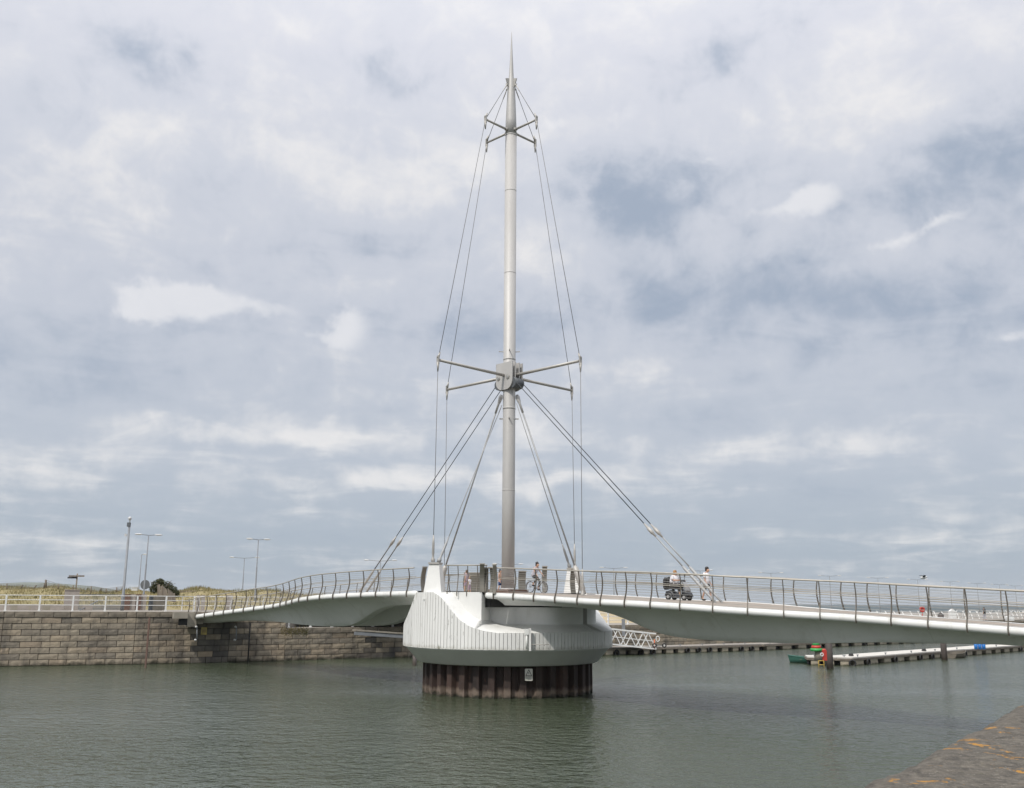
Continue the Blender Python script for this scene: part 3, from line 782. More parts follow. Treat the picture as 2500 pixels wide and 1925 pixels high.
# ------------------------------------------------------------------ mast
MC = Vector((-.15, 51, 0)); ZHUB, ZUP = 16.4, 30.9
th_m = thing('bridge_mast', 'tall tapering steel mast with two sets of spreader arms rising from the pier', 'mast', (MC.x, MC.y, 4.8))
mb = MB(); mb.lathe([(.34, 4.8), (.335, 10), (.33, 30.6)], MC, 40); part('shaft', mb, m_mast, th_m)
mb = MB(); mb.lathe([(.335, 30.6), (.31, 31.3), (.2, 34.4), (.135, 35.0), (.07, 37.2), (.022, 39.0), (.004, 39.15)] if False else [(.332, 30.6), (.305, 31.6), (.205, 34.0), (.14, 34.35), (.07, 35.8), (.015, 37.2), (.003, 37.35)], MC, 32); part('spire', mb, m_mast, th_m)
for z, r, hh in ((17.35, .342, .05), (14.62, .345, .05), (30.62, .338, .04), (5.0, .37, .10), (22.3, .334, .025), (27.2, .334, .025), (10.2, .342, .025)):
    mb = MB(); mb.lathe([(r, z - hh), (r, z + hh)], MC, 40); part('collar', mb, m_mast, th_m)
rotD = Matrix((DR, -NR, Vector((0, 0, 1)))).transposed()
for o_ in (-.39, -.15, .15, .39):
    mb = MB(); poly = []
    for x, z in [(-.62, .70), (-.62, -.30)] + [(-.62 + .45 * (1 - math.cos(a)), -.30 - .5 * math.sin(a)) for a in np.linspace(.2, math.pi / 2, 6)] + [(.62 - .45 * (1 - math.cos(a)), -.30 - .5 * math.sin(a)) for a in np.linspace(math.pi / 2, .2, 6)] + [(.62, -.30), (.62, .70)]:
        poly.append((x, z))
    n = len(poly); c0 = MC + NR * (-o_) + Vector((0, 0, ZHUB))
    f1 = [c0 + rotD @ Vector((x, -.03, z)) for x, z in poly]; f2 = [c0 + rotD @ Vector((x, .03, z)) for x, z in poly]
    mb.add(f1 + f2, [tuple(range(n)), tuple(reversed(range(n, 2 * n)))] + [(k, n + k, n + (k + 1) % n, (k + 1) % n) for k in range(n)]); part('hub_plate', mb, m_mast, th_m)
for x in (-.42, .30):
    mb = MB(); c0 = MC + DR * x + Vector((0, 0, ZHUB - .12)); mb.tube([c0 + NR * .48, c0 - NR * .48], .07, 12); part('hub_pin', mb, m_rod, th_m)
    mb = MB(); mb.tube([c0 + NR * .46, c0 + NR * .44], .12, 14); part('pin_washer', mb, m_steel, th_m)
for x in (-.50, .50):
    mb = MB(); c0 = MC + DR * x + Vector((0, 0, ZHUB - .45)); mb.tube([c0 + NR * .34, c0 - NR * .34], .30, 20); part('sheave', mb, m_greyd, th_m)
for a in range(4):                                              # small climbing lugs on the shaft
    v = Vector((math.cos(a * math.pi / 2), math.sin(a * math.pi / 2), 0)); mb = MB()
    mb.bar(MC + v * .3 + Vector((0, 0, 17.78)), MC + v * .58 + Vector((0, 0, 17.80)), .05, .04); mb.bar(MC + v * .3 + Vector((0, 0, 14.05)), MC + v * .52 + Vector((0, 0, 14.05)), .06, .06); part('lug', mb, m_steel, th_m)
CORN = [(-1, -1), (-1, 1), (1, -1), (1, 1)]
LT = {c: MC + Vector((3.62 * c[0], 3.52 * c[1], ZHUB + .02)) for c in CORN}; UT = {c: MC + Vector((1.43 * c[0], 1.42 * c[1], ZUP)) for c in CORN}
for tips, r0, r1, z in ((LT, .085, .072, ZHUB), (UT, .07, .062, ZUP)):
    for c in CORN:
        d = Vector((c[0], c[1], 0)).normalized(); mb = MB(); mb.tube([MC + d * .3 + Vector((0, 0, z)), tips[c] - d * .08], [r0, r1], 10); arm = part('spreader_arm', mb, m_steel, th_m)
        tp = MB(); tp.box(tips[c], (.07, .16, .44), Matrix.Rotation(math.atan2(d.y, d.x), 3, 'Z')); tp.tube([tips[c] + Vector((0, 0, .1)) - d * .0, tips[c] + Vector((0, 0, .42)) - d * .12], [.075, .035], 8); tp.tube([tips[c] + Vector((0, 0, -.12)), tips[c] + Vector((0, 0, -.6))], [.08, .03], 8); sub('tip_fitting', tp, m_steel, arm).matrix_parent_inverse = Matrix()
        if z == ZUP:
            cl = MB(); cl.tube([MC + d * .3 + Vector((0, 0, z)), MC + d * .44 + Vector((0, 0, z))], .10, 10); part('arm_socket', cl, m_steel, th_m)
for c in CORN:
    d = Vector((c[0], c[1], 0)).normalized(); mb = MB(); mb.bar(MC + d * .12 + Vector((0, 0, 33.95)), MC + d * .36 + Vector((0, 0, 33.85)), .05, .5); part('top_lug', mb, m_steel, th_m)

# cables
GC = 'stay cables of the bridge mast'
cname = {(-1, -1): 'front left', (-1, 1): 'back left', (1, -1): 'front right', (1, 1): 'back right'}
obL = pol(42, 4.78, 6.3); obR = pol(222, 4.78, 6.3)
foot = {(-1, -1): obL + Vector((-.13, 0, 0)), (1, 1): obR + Vector((.13, 0, 0)), (1, -1): Vector((3.42, 46.85, 4.68)), (-1, 1): Vector((-3.75, 55.1, 4.86))}
wher = {(-1, -1): 'down to the left white pylon', (1, 1): 'down to the right pylon', (1, -1): 'down to the right deck', (-1, 1): 'down to the left deck behind the mast'}


def socket(a, d, mat=m_steel, s=1.):
    """turnbuckle with fork end, from point a upwards along d"""
    mb = MB(); mb.tube([a, a + d * .12 * s, a + d * .2 * s, a + d * .34 * s, a + d * .40 * s, a + d * .9 * s, a + d * 1.3 * s], [.09 * s, .10 * s, .055 * s, .05 * s, .062 * s, .058 * s, .028 * s], 8); return mb


for c in CORN:
    d0 = Vector((c[0], c[1], 0)).normalized(); top = MC + d0 * .34 + Vector((0, 0, 33.75))
    th = thing('stay_cable', f'{cname[c]} shroud cable over both spreader arms {wher[c]}', 'cable', foot[c], group=GC)
    for a, b_ in ((top, UT[c]), (UT[c], LT[c]), (LT[c], foot[c])):
        mb = MB(); mb.tube([a, b_], .017, 6); part('cable', mb, m_cable, th)
    dd = (LT[c] - foot[c]).normalized(); part('turnbuckle', socket(foot[c], dd), m_steel, th)
    dd = (UT[c] - top).normalized(); part('socket', socket(top, dd, s=.55), m_steel, th)
lowz = 14.85
for sx, ob in ((-1, obL), (1, obR)):
    a = MC + DR * (.46 * sx) + NR * (.1 * -sx) + Vector((0, 0, lowz)); b_ = ob + Vector((.15 * -sx, 0, 0))
    th = thing('stay_cable', f"{'left' if sx < 0 else 'right'} pale cable from under the mast hub to the {'left' if sx < 0 else 'right'} white pylon", 'cable', b_, group=GC)
    mb = MB(); mb.tube([a, b_], .022, 6); part('cable', mb, m_rod, th); dd = (a - b_).normalized(); part('turnbuckle', socket(b_, dd, s=1.1), m_rod, th)
    e = MC + Vector((3.85 * sx, -1.9 * sx, 4.82 if sx < 0 else 4.72)); a = MC + Vector((.46 * sx, -.14, lowz)) + Vector((0, 0, .35))
    th = thing('stay_rod', f"thick {'left' if sx < 0 else 'right'} steel rod from the mast hub down to a sleeve on the {'left' if sx < 0 else 'right'} deck", 'stay rod', e, group='thick rods from hub to deck')
    dd = (a - e).normalized(); mb = MB(); mb.tube([e + dd * 1.4, a], .042, 8); part('rod', mb, m_rod, th)
    mb = MB(); mb.tube([e, e + dd * .3, e + dd * .35, e + dd * 1.45, e + dd * 1.6], [.11, .11, .15, .15, .06], 12); part('sleeve', mb, m_steel, th)
    mb = MB(); mb.tube([a - dd * .9, a - dd * .35, a - dd * .3, a, a + dd * .15], [.06, .065, .085, .13, .08], 10); part('fork_end', mb, m_mast, th)
for sx in (-1, 1):
    for wv_ in (1, -1):
        e = PC + DR * (12.7 * sx) + NR * (.26 * wv_) + Vector((0, 0, zt(12.7, sx) + .12)); a = MC + DR * (.75 * sx) + NR * (.25 * wv_) + Vector((0, 0, ZHUB - .45))
        th = thing('stay_cable', f"{'nearer' if wv_ > 0 else 'farther'} of the paired diagonal ropes from the hub to the {'left' if sx < 0 else 'right'} deck", 'cable', e, group='paired diagonal ropes')
        dd = (e - a); Lc = dd.length; dd.normalize(); j = a + dd * (Lc * .715)
        mb = MB(); mb.tube([a, j], .021, 6); part('rope', mb, m_cabled, th)
        mb = MB(); mb.tube([j, e - dd * 2.2], .034, 8); part('rod', mb, m_rod if sx > 0 else m_cable, th)
        mb = MB(); mb.tube([j - dd * .4, j - dd * .1, j - dd * .08, j + dd * .25, j + dd * .27, j + dd * .5], [.03, .06, .085, .085, .06, .04], 10); part('turnbuckle', mb, m_steel, th)
        mb = MB(); mb.tube([e - dd * 2.3, e - dd * 2.15, e - dd * .6, e - dd * .45, e], [.04, .07, .07, .05, .05], 10); part('sleeve', mb, m_rod if sx > 0 else m_steel, th)

# pier railing section + end panels
pa, pb = at(1090, 1447, 47.2), at(1186, 1447, 46.75); pa.z = pb.z = 4.86
nrm = Vector((pb.y - pa.y, -(pb.x - pa.x), 0)).normalized(); nrm = -nrm if nrm.y > 0 else nrm
run_railing('short railing between the white pylon and the steel panels on the pier', lambda t: pa.lerp(pb, t) - nrm * .15, lambda t: nrm, [.02, .27, .52, .77, .99], [-.06, .5, 1.02], pa)


def panel(px, py_b, D, hgt, wd, label, face, mat=m_rail, lean=.12):
    p = at(px, py_b, D); th = thing('end_panel', label, 'end panel', p, group='tall steel panels at the deck gap')
    mb = MB(); rings = []
    t_ = Vector((math.cos(face), math.sin(face), 0)); n_ = Vector((t_.y, -t_.x, 0))
    for k in range(9):
        s = k / 8; o_ = n_ * (lean * math.sin(s * math.pi) * -1 + .02); rings.append([p + t_ * a + o_ + n_ * b_ + Vector((0, 0, s * hgt)) for a, b_ in ((-wd / 2, .03), (wd / 2, .03), (wd / 2, -.03), (-wd / 2, -.03))])
    mb.loft(rings, False, True, True); part('plate', mb, mat, th)
    mb = MB(); mb.box(p + Vector((0, 0, hgt + .02)) + n_ * .02, (wd + .04, .1, .05), Matrix.Rotation(face, 3, 'Z')); part('cap', mb, m_handrail, th)


m_panel = M('brushed_panel', (.24, .225, .19), (.17, .16, .135), 3, .4, .6, pos=True)
panel(1176.5, 1446, 46.7, 1.30, .22, 'dark steel panel at the pier edge, leftmost of the gap panels', .1, m_panel)
panel(1187, 1446, 46.9, 1.12, .20, 'shorter steel panel beside the gap in the railings', .1, m_panel)
panel(1199, 1447, 46.6, 1.15, .16, 'curved steel panel just right of the deck gap', -.5, m_panel)
panel(1207, 1450, 46.2, 1.32, .17, 'tall brown steel panel at the left end of the right deck railing', -.5, m_panel)
panel(1275, 1447, 54.6, 1.15, .42, 'wide brown panel of the far railing to the right of the mast', .2, m_panel)
panel(1330, 1447, 52.5, 1.35, .26, 'dark panel behind the cyclist handlebars', .2, m_panel)
panel(1400, 1450, 49.6, 1.2, .26, 'narrow steel panel of the far railing below the right pylon', .4, m_panel)
panel(1035, 1449, 50.1, 1.30, .28, 'steel panel where the left railing meets the white pylon', .9, m_panel)
panel(1160, 1446, 56.2, 1.05, 1.3, 'wide grey brown panel of the far railing behind the two walkers', .1, m_panel, .05)

# ------------------------------------------------------------------ left abutment
p = at(462, 1512, 70.6)
th = thing('abutment', 'brown concrete block carrying the left deck end on the quay wall', 'abutment', (p.x, p.y, 0))
rw = Matrix.Rotation(math.atan2(.44, .9), 3, 'Z')
mb = MB(); mb.box(at(466, 1513, 70.7), (.62, 1.2, .98), rw, .97); part('block', mb, m_concg, th)
mb = MB(); mb.box(at(440, 1503, 69.9), (.95, .8, .42), rw); part('beam', mb, m_concg, th)
mb = MB(); mb.box(at(447, 1518, 70.1), (.6, .3, .5), rw); part('recess_shade', mb, m_dark, th)  # solid box painted near-black for the shade of a hollow
mb = MB(); mb.box(at(484, 1514, 71.3), (.5, 1.6, .55), rw); part('bearing_plinth', mb, m_concg, th)
for px in (481, 577):
    pp = atz(px, 1545, 1.75); pp = at(px, 1545, pp.y if pp.y < 90 else 72); D = 70.4 if px < 500 else 71.9
    th = thing('navigation_light', ('pale navigation light bracket under the left deck end, beside the yellow sign' if px < 500 else 'second pale light bracket right of the yellow sign on the wall'), 'light', at(px, 1562, D))
    mb = MB(); mb.tube([at(px, 1530, D), at(px, 1562, D)], .045, 6); part('bracket_post', mb, m_galv, th)
    mb = MB(); mb.ell(at(px - 2, 1531, D - .1), (.10, .08, .08)); part('lamp', mb, m_lampw, th)
    mb = MB(); mb.ell(at(px - 4, 1563, D - .1), (.10, .08, .08)); part('lamp', mb, m_lampw, th)
p = at(498, 1541, 70.9); th = thing('wall_sign', 'small dirty yellow sign on the dark wall under the left deck', 'sign', p)
mb = MB(); mb.box(p, (.40, .04, .50), rw); part('plate', mb, m_ysign, th)
mb = MB()
for z in (.13, .04, -.05, -.14): mb.box(p + Vector((.0, -.03, z)), (.28, .01, .03), rw)
part('print', mb, m_brown, th)

# ------------------------------------------------------------------ white quay railings
def quay_railing(label, pts, zb, hgt, spacing, rails, curved=0., base_off=0., pr=.05):
    th = thing('quay_railing', label, 'railing', (pts[0].x, pts[0].y, zb), group='white railings along the quays')
    mb = MB()
    if curved:
        rings = [[Vector((a, curved * (k / 6) ** 2 - base_off, hgt * k / 6)) + Vector((0, b_, 0)) for a, b_ in ((-pr * .6, -pr), (pr * .6, -pr), (pr * .6, pr), (-pr * .6, pr))] for k in range(7)]
        mb.loft(rings, False, True, True)
    else:
        mb.box((0, 0, hgt / 2), (pr * 2, pr * 2, hgt)); mb.box((0, 0, .04), (pr * 3, pr * 3, .08))
    me = mb.mesh('post', m_wpaint)
    for i in range(len(pts) - 1):
        a, b_ = pts[i], pts[i + 1]; d = b_ - a; L_ = d.length; n = max(1, round(L_ / spacing)); an = math.atan2(d.y, d.x)
        for k in range(n + (1 if i == len(pts) - 2 else 0)):
            o = link('post', me, th); q = a + d * (k / n); o.location = (q.x, q.y, zb); o.rotation_euler = (0, 0, an)
    off_ = lambda hh: curved * (hh / hgt) ** 2 - base_off if curved else 0
    for hh in rails:
        m2 = MB(); q = []
        for i, p in enumerate(pts):
            d = (pts[min(i + 1, len(pts) - 1)] - pts[max(i - 1, 0)]).normalized(); q.append(Vector((p.x, p.y, zb + hh)) + Vector((-d.y, d.x, 0)) * off_(hh))
        m2.tube(q, .026, 6); part('rail', m2, m_wpaint, th)
    return th


def shift(line, o_):
    out = []
    for i, p in enumerate(line):
        d = (line[min(i + 1, len(line) - 1)] - line[max(i - 1, 0)]).normalized(); out.append(p + Vector((-d.y, d.x, 0)) * o_)
    return out


hs = shift(HIGH, .3)
quay_railing('white three bar railing along the top of the tall left quay wall', [hs[0], hs[1], hs[2], (hs[2] * .4 + hs[3] * .6)], ZH, 1.1, 1.93, (.42, .76, 1.07), pr=.052)
hb = [Vector((-25.4, 76.2, 0)), Vector((-22, 77.6, 0)), Vector((-19.9, 79.3, 0)), Vector((-17.6, 81, 0))]
quay_railing('white railing with curved posts behind the left deck end', hb, ZH, 1.12, 1.15, (.38, .74, 1.08), curved=-.34, base_off=-.17, pr=.05)
ls = shift(LOW, .35)
quay_railing('white railing on the lower quay behind the left deck and the pier', [ls[0] + Vector((.3, .2, 0)), ls[1], ls[2], ls[3], Vector((11.0, 92.9, 0))], ZL, 1.1, 1.9, (.42, .76, 1.07), pr=.06)
quay_railing('long white railing with leaning posts on the far right promenade', [Vector((44, 127, 0)), Vector((50, 131, 0)), Vector((62, 139, 0)), Vector((74, 148, 0)), Vector((98, 172, 0))], ZL, 1.15, 1.9, (.4, .76, 1.1), curved=.45, base_off=.1, pr=.06)
quay_railing('second white railing set farther back on the far right promenade', [Vector((72, 160, 0)), Vector((84, 166, 0)), Vector((104, 180, 0))], ZL, 1.2, 1.7, (.4, .76, 1.15), curved=-.45, base_off=.1, pr=.06)

# ------------------------------------------------------------------ things behind the left railing
def simple(name, label, cat, mb, mat, loc, group=None):
    o = part(name, mb, mat); return tag(o, label, cat, group)


rl = Matrix.Rotation(math.atan2(.37, .93), 3, 'Z')
# low retaining wall of pale blocks
th = thing('retaining_wall', 'low pale concrete block wall at the foot of the dunes', 'wall', at(60, 1492, 76))
for k in range(20):
    px = -40 + k * 13.0 + (6 if k % 2 else 0)
    if 150 < px < 195: continue
    D = 74.5 + (px) * .009
    p = at(px, 1486, D); p.z = ZH + .2; mb = MB(); mb.box(p, (.62 + .25 * random.random(), .5, .38 + .08 * random.random()), rl); part('block', mb, m_pink if k % 3 else m_concg, th)
mb = MB(); a, b_ = at(-60, 1478, 77.2), at(330, 1478, 81); a.z = b_.z = ZH + .3; mb.bar(a + Vector((0, 0, -.12)), b_ + Vector((0, 0, -.12)), .4, .36); part('kerb_wall', mb, m_concg, th)
p = at(174, 1470, 77.0); p.z = ZH + .75; mb = MB(); mb.box(p, (1.05, .5, 1.5), rl); mb.box(p + Vector((0, 0, .78)), (1.15, .6, .06), rl)
simple('gate_pillar', 'pinkish concrete pillar behind the white railing', 'pillar', mb, m_pink, p)
# mesh panel
th = thing('mesh_fence', 'grey vertical bar fence panel right of the pinkish pillar', 'fence', at(240, 1480, 77.5))
a, b_ = at(192, 1480, 77), at(300, 1480, 79.2); a.z = b_.z = ZH
for k in range(37): p = a.lerp(b_, k / 36); mb = MB(); mb.box(p + Vector((0, 0, .62)), (.024, .024, 1.2)); part('bar', mb, m_galv, th)
for z in (.08, 1.2): mb = MB(); mb.bar(a + Vector((0, 0, z)), b_ + Vector((0, 0, z)), .05, .05); part('rail', mb, m_galv, th)
mb = MB(); mb.bar(at(192, 1492, 75.5), at(238, 1468, 77.5), .06, .06); simple('ramp_rail', 'sloping pale handrail in front of the vertical bar fence', 'handrail', mb, m_galv, a)
th = thing('brown_wall', 'red brown wall panel between the camera mast and the timber gate', 'wall', at(325, 1490, 78.5))
for k in range(4):
    p = at(304 + k * 13.2 + 6, 1470, 78.3 + k * .25); p.z = ZH + .62; mb = MB(); mb.box(p, (.46, .18, 1.24), rl); part('panel', mb, m_brown if k % 2 == 0 else m_pink, th)
th = thing('timber_gate', 'grey timber board screen behind the end of the white railing', 'fence', at(390, 1490, 77))
for k in range(16):
    p = at(364 + k * 2.6, 1475, 77 + k * .1); p.z = ZH + .58; mb = MB(); mb.box(p, (.08, .05, 1.1 + .08 * random.random()), rl); part('plank', mb, m_greyd if k < 4 else m_concg, th)
for px in (463, 475, 577, 582):
    p = at(px + 20 if px < 500 else px - 20, 1478, 78.2); p.z = ZH + .6; mb = MB(); mb.box(p, (.30, .25, 1.2), rl)
    simple('bollard_post', {463: 'left one of two pinkish posts behind the curved white railing', 475: 'right one of two pinkish posts behind the curved white railing', 577: 'pinkish post behind the middle of the curved railing', 582: 'short pinkish post near the end of the curved railing'}[px], 'post', mb, m_pink, p, 'pinkish posts behind the curved railing')
# palisade of weathered pales running down the dune
th = thing('paling_fence', 'weathered grey pales leaning down the dune beside the bush', 'fence', at(400, 1455, 90))
for k in range(17):
    s = k / 16; p = at(387 + s * 42, 1450 + s * 8, 90 - s * 6); z0 = dune_z(p.x, p.y); mb = MB(); hh = 1.25 - .5 * s + random.uniform(-.12, .1)
    mb.bar(Vector((p.x, p.y, p.z - .45)), Vector((p.x + random.uniform(-.1, .02) - .12, p.y, p.z - .4 + hh)), .11, .03, (0, 1, 0)); part('pale', mb, m_wood, th)
th = thing('paling_fence', 'long low paling fence on the dune crest right of the bush', 'fence', at(455, 1450, 98))
for k in range(34):
    p = at(424 + k * 2.1, 1450, 97); mb = MB(); mb.box((p.x, p.y, p.z), (.05, .02, .62 + random.uniform(-.06, .06))); part('pale', mb, m_wood, th)
# wire fence on the dune
th = thing('wire_fence', 'sagging post and wire fence on the left dune crest', 'fence', at(115, 1437, 99))
FP = [(-30, 1441, 1424, 0), (17, 1443, 1425, 0), (50, 1437, 1428, 6), (82, 1437, 1429, 7), (106, 1437, 1424, 4), (112, 1438, 1416, 0), (142, 1437, 1426, 1), (178, 1445, 1429, 1), (221, 1450, 1432, 2), (246, 1441, 1436, 1), (259, 1450, 1437, 1), (285, 1445, 1434, 0), (300, 1441, 1432, 0)]
tops = []
for px, yb, yt, ln in FP:
    a, b_ = at(px, yb + 2, 98), at(px + ln, yt, 98); mb = MB(); mb.tube([a, b_], .06 if px != 112 else .09, 6); part('post', mb, m_wood, th); tops.append((a, b_))
for f in (.97, .75, .5, .25):
    mb = MB(); mb.tube([a.lerp(b_, f) for a, b_ in tops], .012, 4); part('wire', mb, m_cable, th)
ne = MB()
for i in range(len(tops) - 1):
    for k in range(1, 10):
        s = k / 10; ne.tube([tops[i][0].lerp(tops[i + 1][0], s), tops[i][1].lerp(tops[i + 1][1], s)], .008, 3, False)
tag(part('netting', ne, m_cable, th), kind='stuff')
# bush
bp_ = at(396, 1443, 93); th = thing('bush', 'dark windswept bush on the dune beside the round sign', 'bush', bp_)
mb = MB()
for k in range(9):
    a = random.uniform(0, 6.28); mb.tube([bp_ + Vector((random.uniform(-.3, .3), 0, -.5)), bp_ + Vector((.6 * math.cos(a), .5 * math.sin(a), .5)), bp_ + Vector((1.2 * math.cos(a), .8 * math.sin(a), random.uniform(.6, 1.1)))], [.05, .035, .015], 5)
part('branches', mb, m_wood, th)
lf = MB()
for k in range(4200):
    u = random.random(); cx = random.choice([(-.5, .55, .6, .55), (.25, .45, .75, .5), (.85, .1, .6, .42), (-.8, .2, .45, .45), (1.25, -.2, .4, .32), (-.25, .8, .35, .35)])
    d = Vector((random.gauss(0, 1), random.gauss(0, 1), random.gauss(0, 1))).normalized() * (random.random() ** .4)
    c = bp_ + Vector((cx[0] + d.x * cx[2], d.y * .6, cx[1] + d.z * cx[3])); a = Vector((random.gauss(0, 1), random.gauss(0, 1), random.gauss(0, 1))).normalized() * .07; e = a.cross(Vector((random.gauss(0, 1), random.gauss(0, 1), 1))).normalized() * .04
    lf.add([c - a, c + e, c + a, c - e], [(0, 1, 2, 3)])
tag(part('foliage', lf, m_leafd, th), kind='stuff')
# finger post
p = at(185, 1446, 86); th = thing('finger_post', 'timber finger post with pointing boards on the dune edge', 'signpost', p)
mb = MB(); mb.tube([p + Vector((0, 0, -1)), at(189, 1401, 86)], .065, 8); part('post', mb, m_wood, th)
for (x0, x1, y, m_) in ((165, 188, 1411, m_black), (168, 187, 1407, m_wood), (190, 206, 1407, m_wood), (175, 187, 1411, m_wood)):
    a, b_ = at(x0, y, 85.9), at(x1, y, 85.9); mb = MB(); mb.bar(a, b_, .04, .13); part('finger_board', mb, m_, th)
# cctv mast
p = at(300.5, 1458, 75); top = at(316.5, 1283, 75); top.x = p.x
th = thing('camera_mast', 'tall grey mast with a white security camera on top behind the left railing', 'camera mast', (p.x, p.y, ZH))
mb = MB(); mb.tube([(p.x, p.y, ZH), (p.x, p.y, ZH + 1.2), (p.x, p.y, ZH + 1.25), (p.x, p.y, top.z)], [.14, .13, .10, .075], 12); part('pole', mb, m_galv, th)
mb = MB(); mb.box((p.x - .05, p.y, top.z + .05), (.22, .22, .32)); part('bracket', mb, m_greyd, th)
mb = MB(); mb.tube([(p.x, p.y, top.z + .2), (p.x, p.y, top.z + .5)], .05, 8); mb.ell((p.x + .02, p.y - .08, top.z + .52), (.13, .16, .14)); part('camera', mb, m_lampw, th)
mb = MB(); mb.box((p.x - .22, p.y, top.z - .75), (.16, .12, .18)); part('antenna_box', mb, m_lampw, th)


# lamp posts: a T-shaped column with two heads, one column with a single head
def make_lamp(double, arm, hgt):
    th = thing('street_lamp', '', 'street lamp', world=False)
    mb = MB(); mb.tube([(0, 0, 0), (0, 0, 1.3), (0, 0, 1.35), (0, 0, hgt * .6), (0, 0, hgt * .605), (0, 0, hgt)], [.095, .095, .07, .065, .05, .045], 8); part('column', mb, m_galv, th)
    for s in ((-1, 1) if double else (1,)):
        mb = MB(); mb.tube([(0, 0, hgt - .02), (s * arm * .6, 0, hgt + .02 * arm), (s * arm, 0, hgt + .06 * arm)], .032, 6); part('arm', mb, m_galv, th)
        mb = MB(); mb.ell((s * (arm + .28), 0, hgt + .06 * arm + .02), (.34, .14, .075)); part('lamp_head', mb, m_lampw, th)
    return th


def base_lamp(px, ytop, hgt, zb=None):
    """distance at which a column of this height reaches the given pixel"""
    D = 60.
    for _ in range(60):
        t = at(px, ytop, D); D *= (1 + .5 * ((zb + hgt) - t.z) / max(.5, t.z - EYE))
    return at(px, ytop, D)


LAMPS = [(363, 1307, 6.3, 3.7, .55, .5, 'double-headed street lamp just right of the camera mast, above the round sign'),
         (346, 1355, 6.3, 3.7, None, -.6, 'single-headed street lamp between the camera mast and the round sign'),
         (631, 1318, 6.3, 3.7, .55, .55, 'taller double-headed lamp standing behind the left deck'),
         (597, 1363, 6.3, 3.5, 1.3, .05, 'double-headed lamp with wide arms left of the taller lamp behind the left deck')]
GL = 'street lamps on the promenades'
L2, L1, L3 = make_lamp(True, .55, 6.3), make_lamp(False, .35, 6.3), make_lamp(True, 1.35, 6.3)
used = set()


def put(proto, loc, rz, label):
    if id(proto) in used: o = dup(proto, loc, rz, label)
    else:
        used.add(id(proto)); o = proto; o.location = loc; o.rotation_euler = (0, 0, rz); o['label'] = label
    o['group'] = GL; return o


for px, yt, hh, zb, arm, rz, lab in LAMPS:
    t = base_lamp(px, yt, hh, zb); put(L1 if arm is None else (L2 if arm < 1 else L3), (t.x, t.y, zb), rz, lab)
FAR = [(929, 1370, 'far lamp seen behind the left diagonal ropes'), (1240, 1379, 'far lamp standing behind the mast foot'), (1498, 1388, 'far lamp just right of the right pylon'), (1709, 1394, 'far lamp behind the walking person'),
       (1882, 1400, 'far lamp above the empty middle of the right deck'), (2025, 1407, 'first far lamp of the evenly spaced row at the right, taller looking than the rest'), (2143, 1412, 'second far lamp of the right hand row, left of the flying gull'), (2240, 1416, 'far lamp directly below left of the flying gull'),
       (2319, 1421, 'far lamp next right after the gull'), (2385, 1425, 'far lamp above the person on the promenade'), (2440, 1428, 'far lamp second from the right edge'), (2478, 1431, 'small far lamp nearest the right edge')]
for i, (px, yt, lab) in enumerate(FAR):
    t = base_lamp(px, yt, 8.2, 2.2); put(L3, (t.x, t.y, 2.2), .1 - i * .03, lab); 
for o in bpy.data.objects:
    if o.name.startswith('street_lamp') and o.location.y > 140 and o.location.z < 2.5: o.scale = (8.2 / 6.3,) * 3
# promenade carrying the far lamps
fp = MB(); pts = [base_lamp(px, yt, 8.2, 2.2) for px, yt, _ in FAR]; rings = []
for q in [Vector((-40, 142, 0))] + pts + [Vector((260, 420, 0))]:
    rings.append([Vector((q.x, q.y - 6, -2)), Vector((q.x, q.y - 3, 2.2)), Vector((q.x + 1, q.y + 4, 2.2)), Vector((q.x + 1.5, q.y + 6, -2))])
fp.loft(rings, False); tag(part('sea_wall_path', fp, m_sand), kind='structure')
# round sign
p = at(354, 1428, 92); th = thing('round_sign', 'back of a round grey sign on a post near the bush', 'sign', p)
mb = MB(); mb.tube([p, p + Vector((0, .03, 0))], .44, 24); part('disc', mb, m_greyd, th); mb = MB(); mb.tube([p + Vector((-.05, .0, -2.2)), p + Vector((-.05, -.06, .3))], .04, 6); part('post', mb, m_galv, th)
# dark beacon thing on the dune
th = thing('viewing_frame', 'small dark post and rail frame on the dune crest right of the bush', 'railing', at(490, 1445, 104))
for px, yt in ((474, 1436), (489, 1430), (494, 1437), (500, 1435), (510, 1436)): mb = MB(); mb.tube([at(px, 1446, 104), at(px, yt, 104)], .06 if px != 489 else .12, 6); part('post', mb, m_greyd, th)
mb = MB(); mb.tube([at(458, 1438, 104), at(511, 1437, 104)], .035, 5); part('rail', mb, m_greyd, th)
p = at(329, 1439, 96); mb = MB(); mb.box(p, (.55, .3, .28)); mb.box(p + Vector((0, 0, .18)), (.65, .4, .06)); simple('notice_box', 'small white box on the dune behind the camera mast', 'box', mb, m_lampw, p)

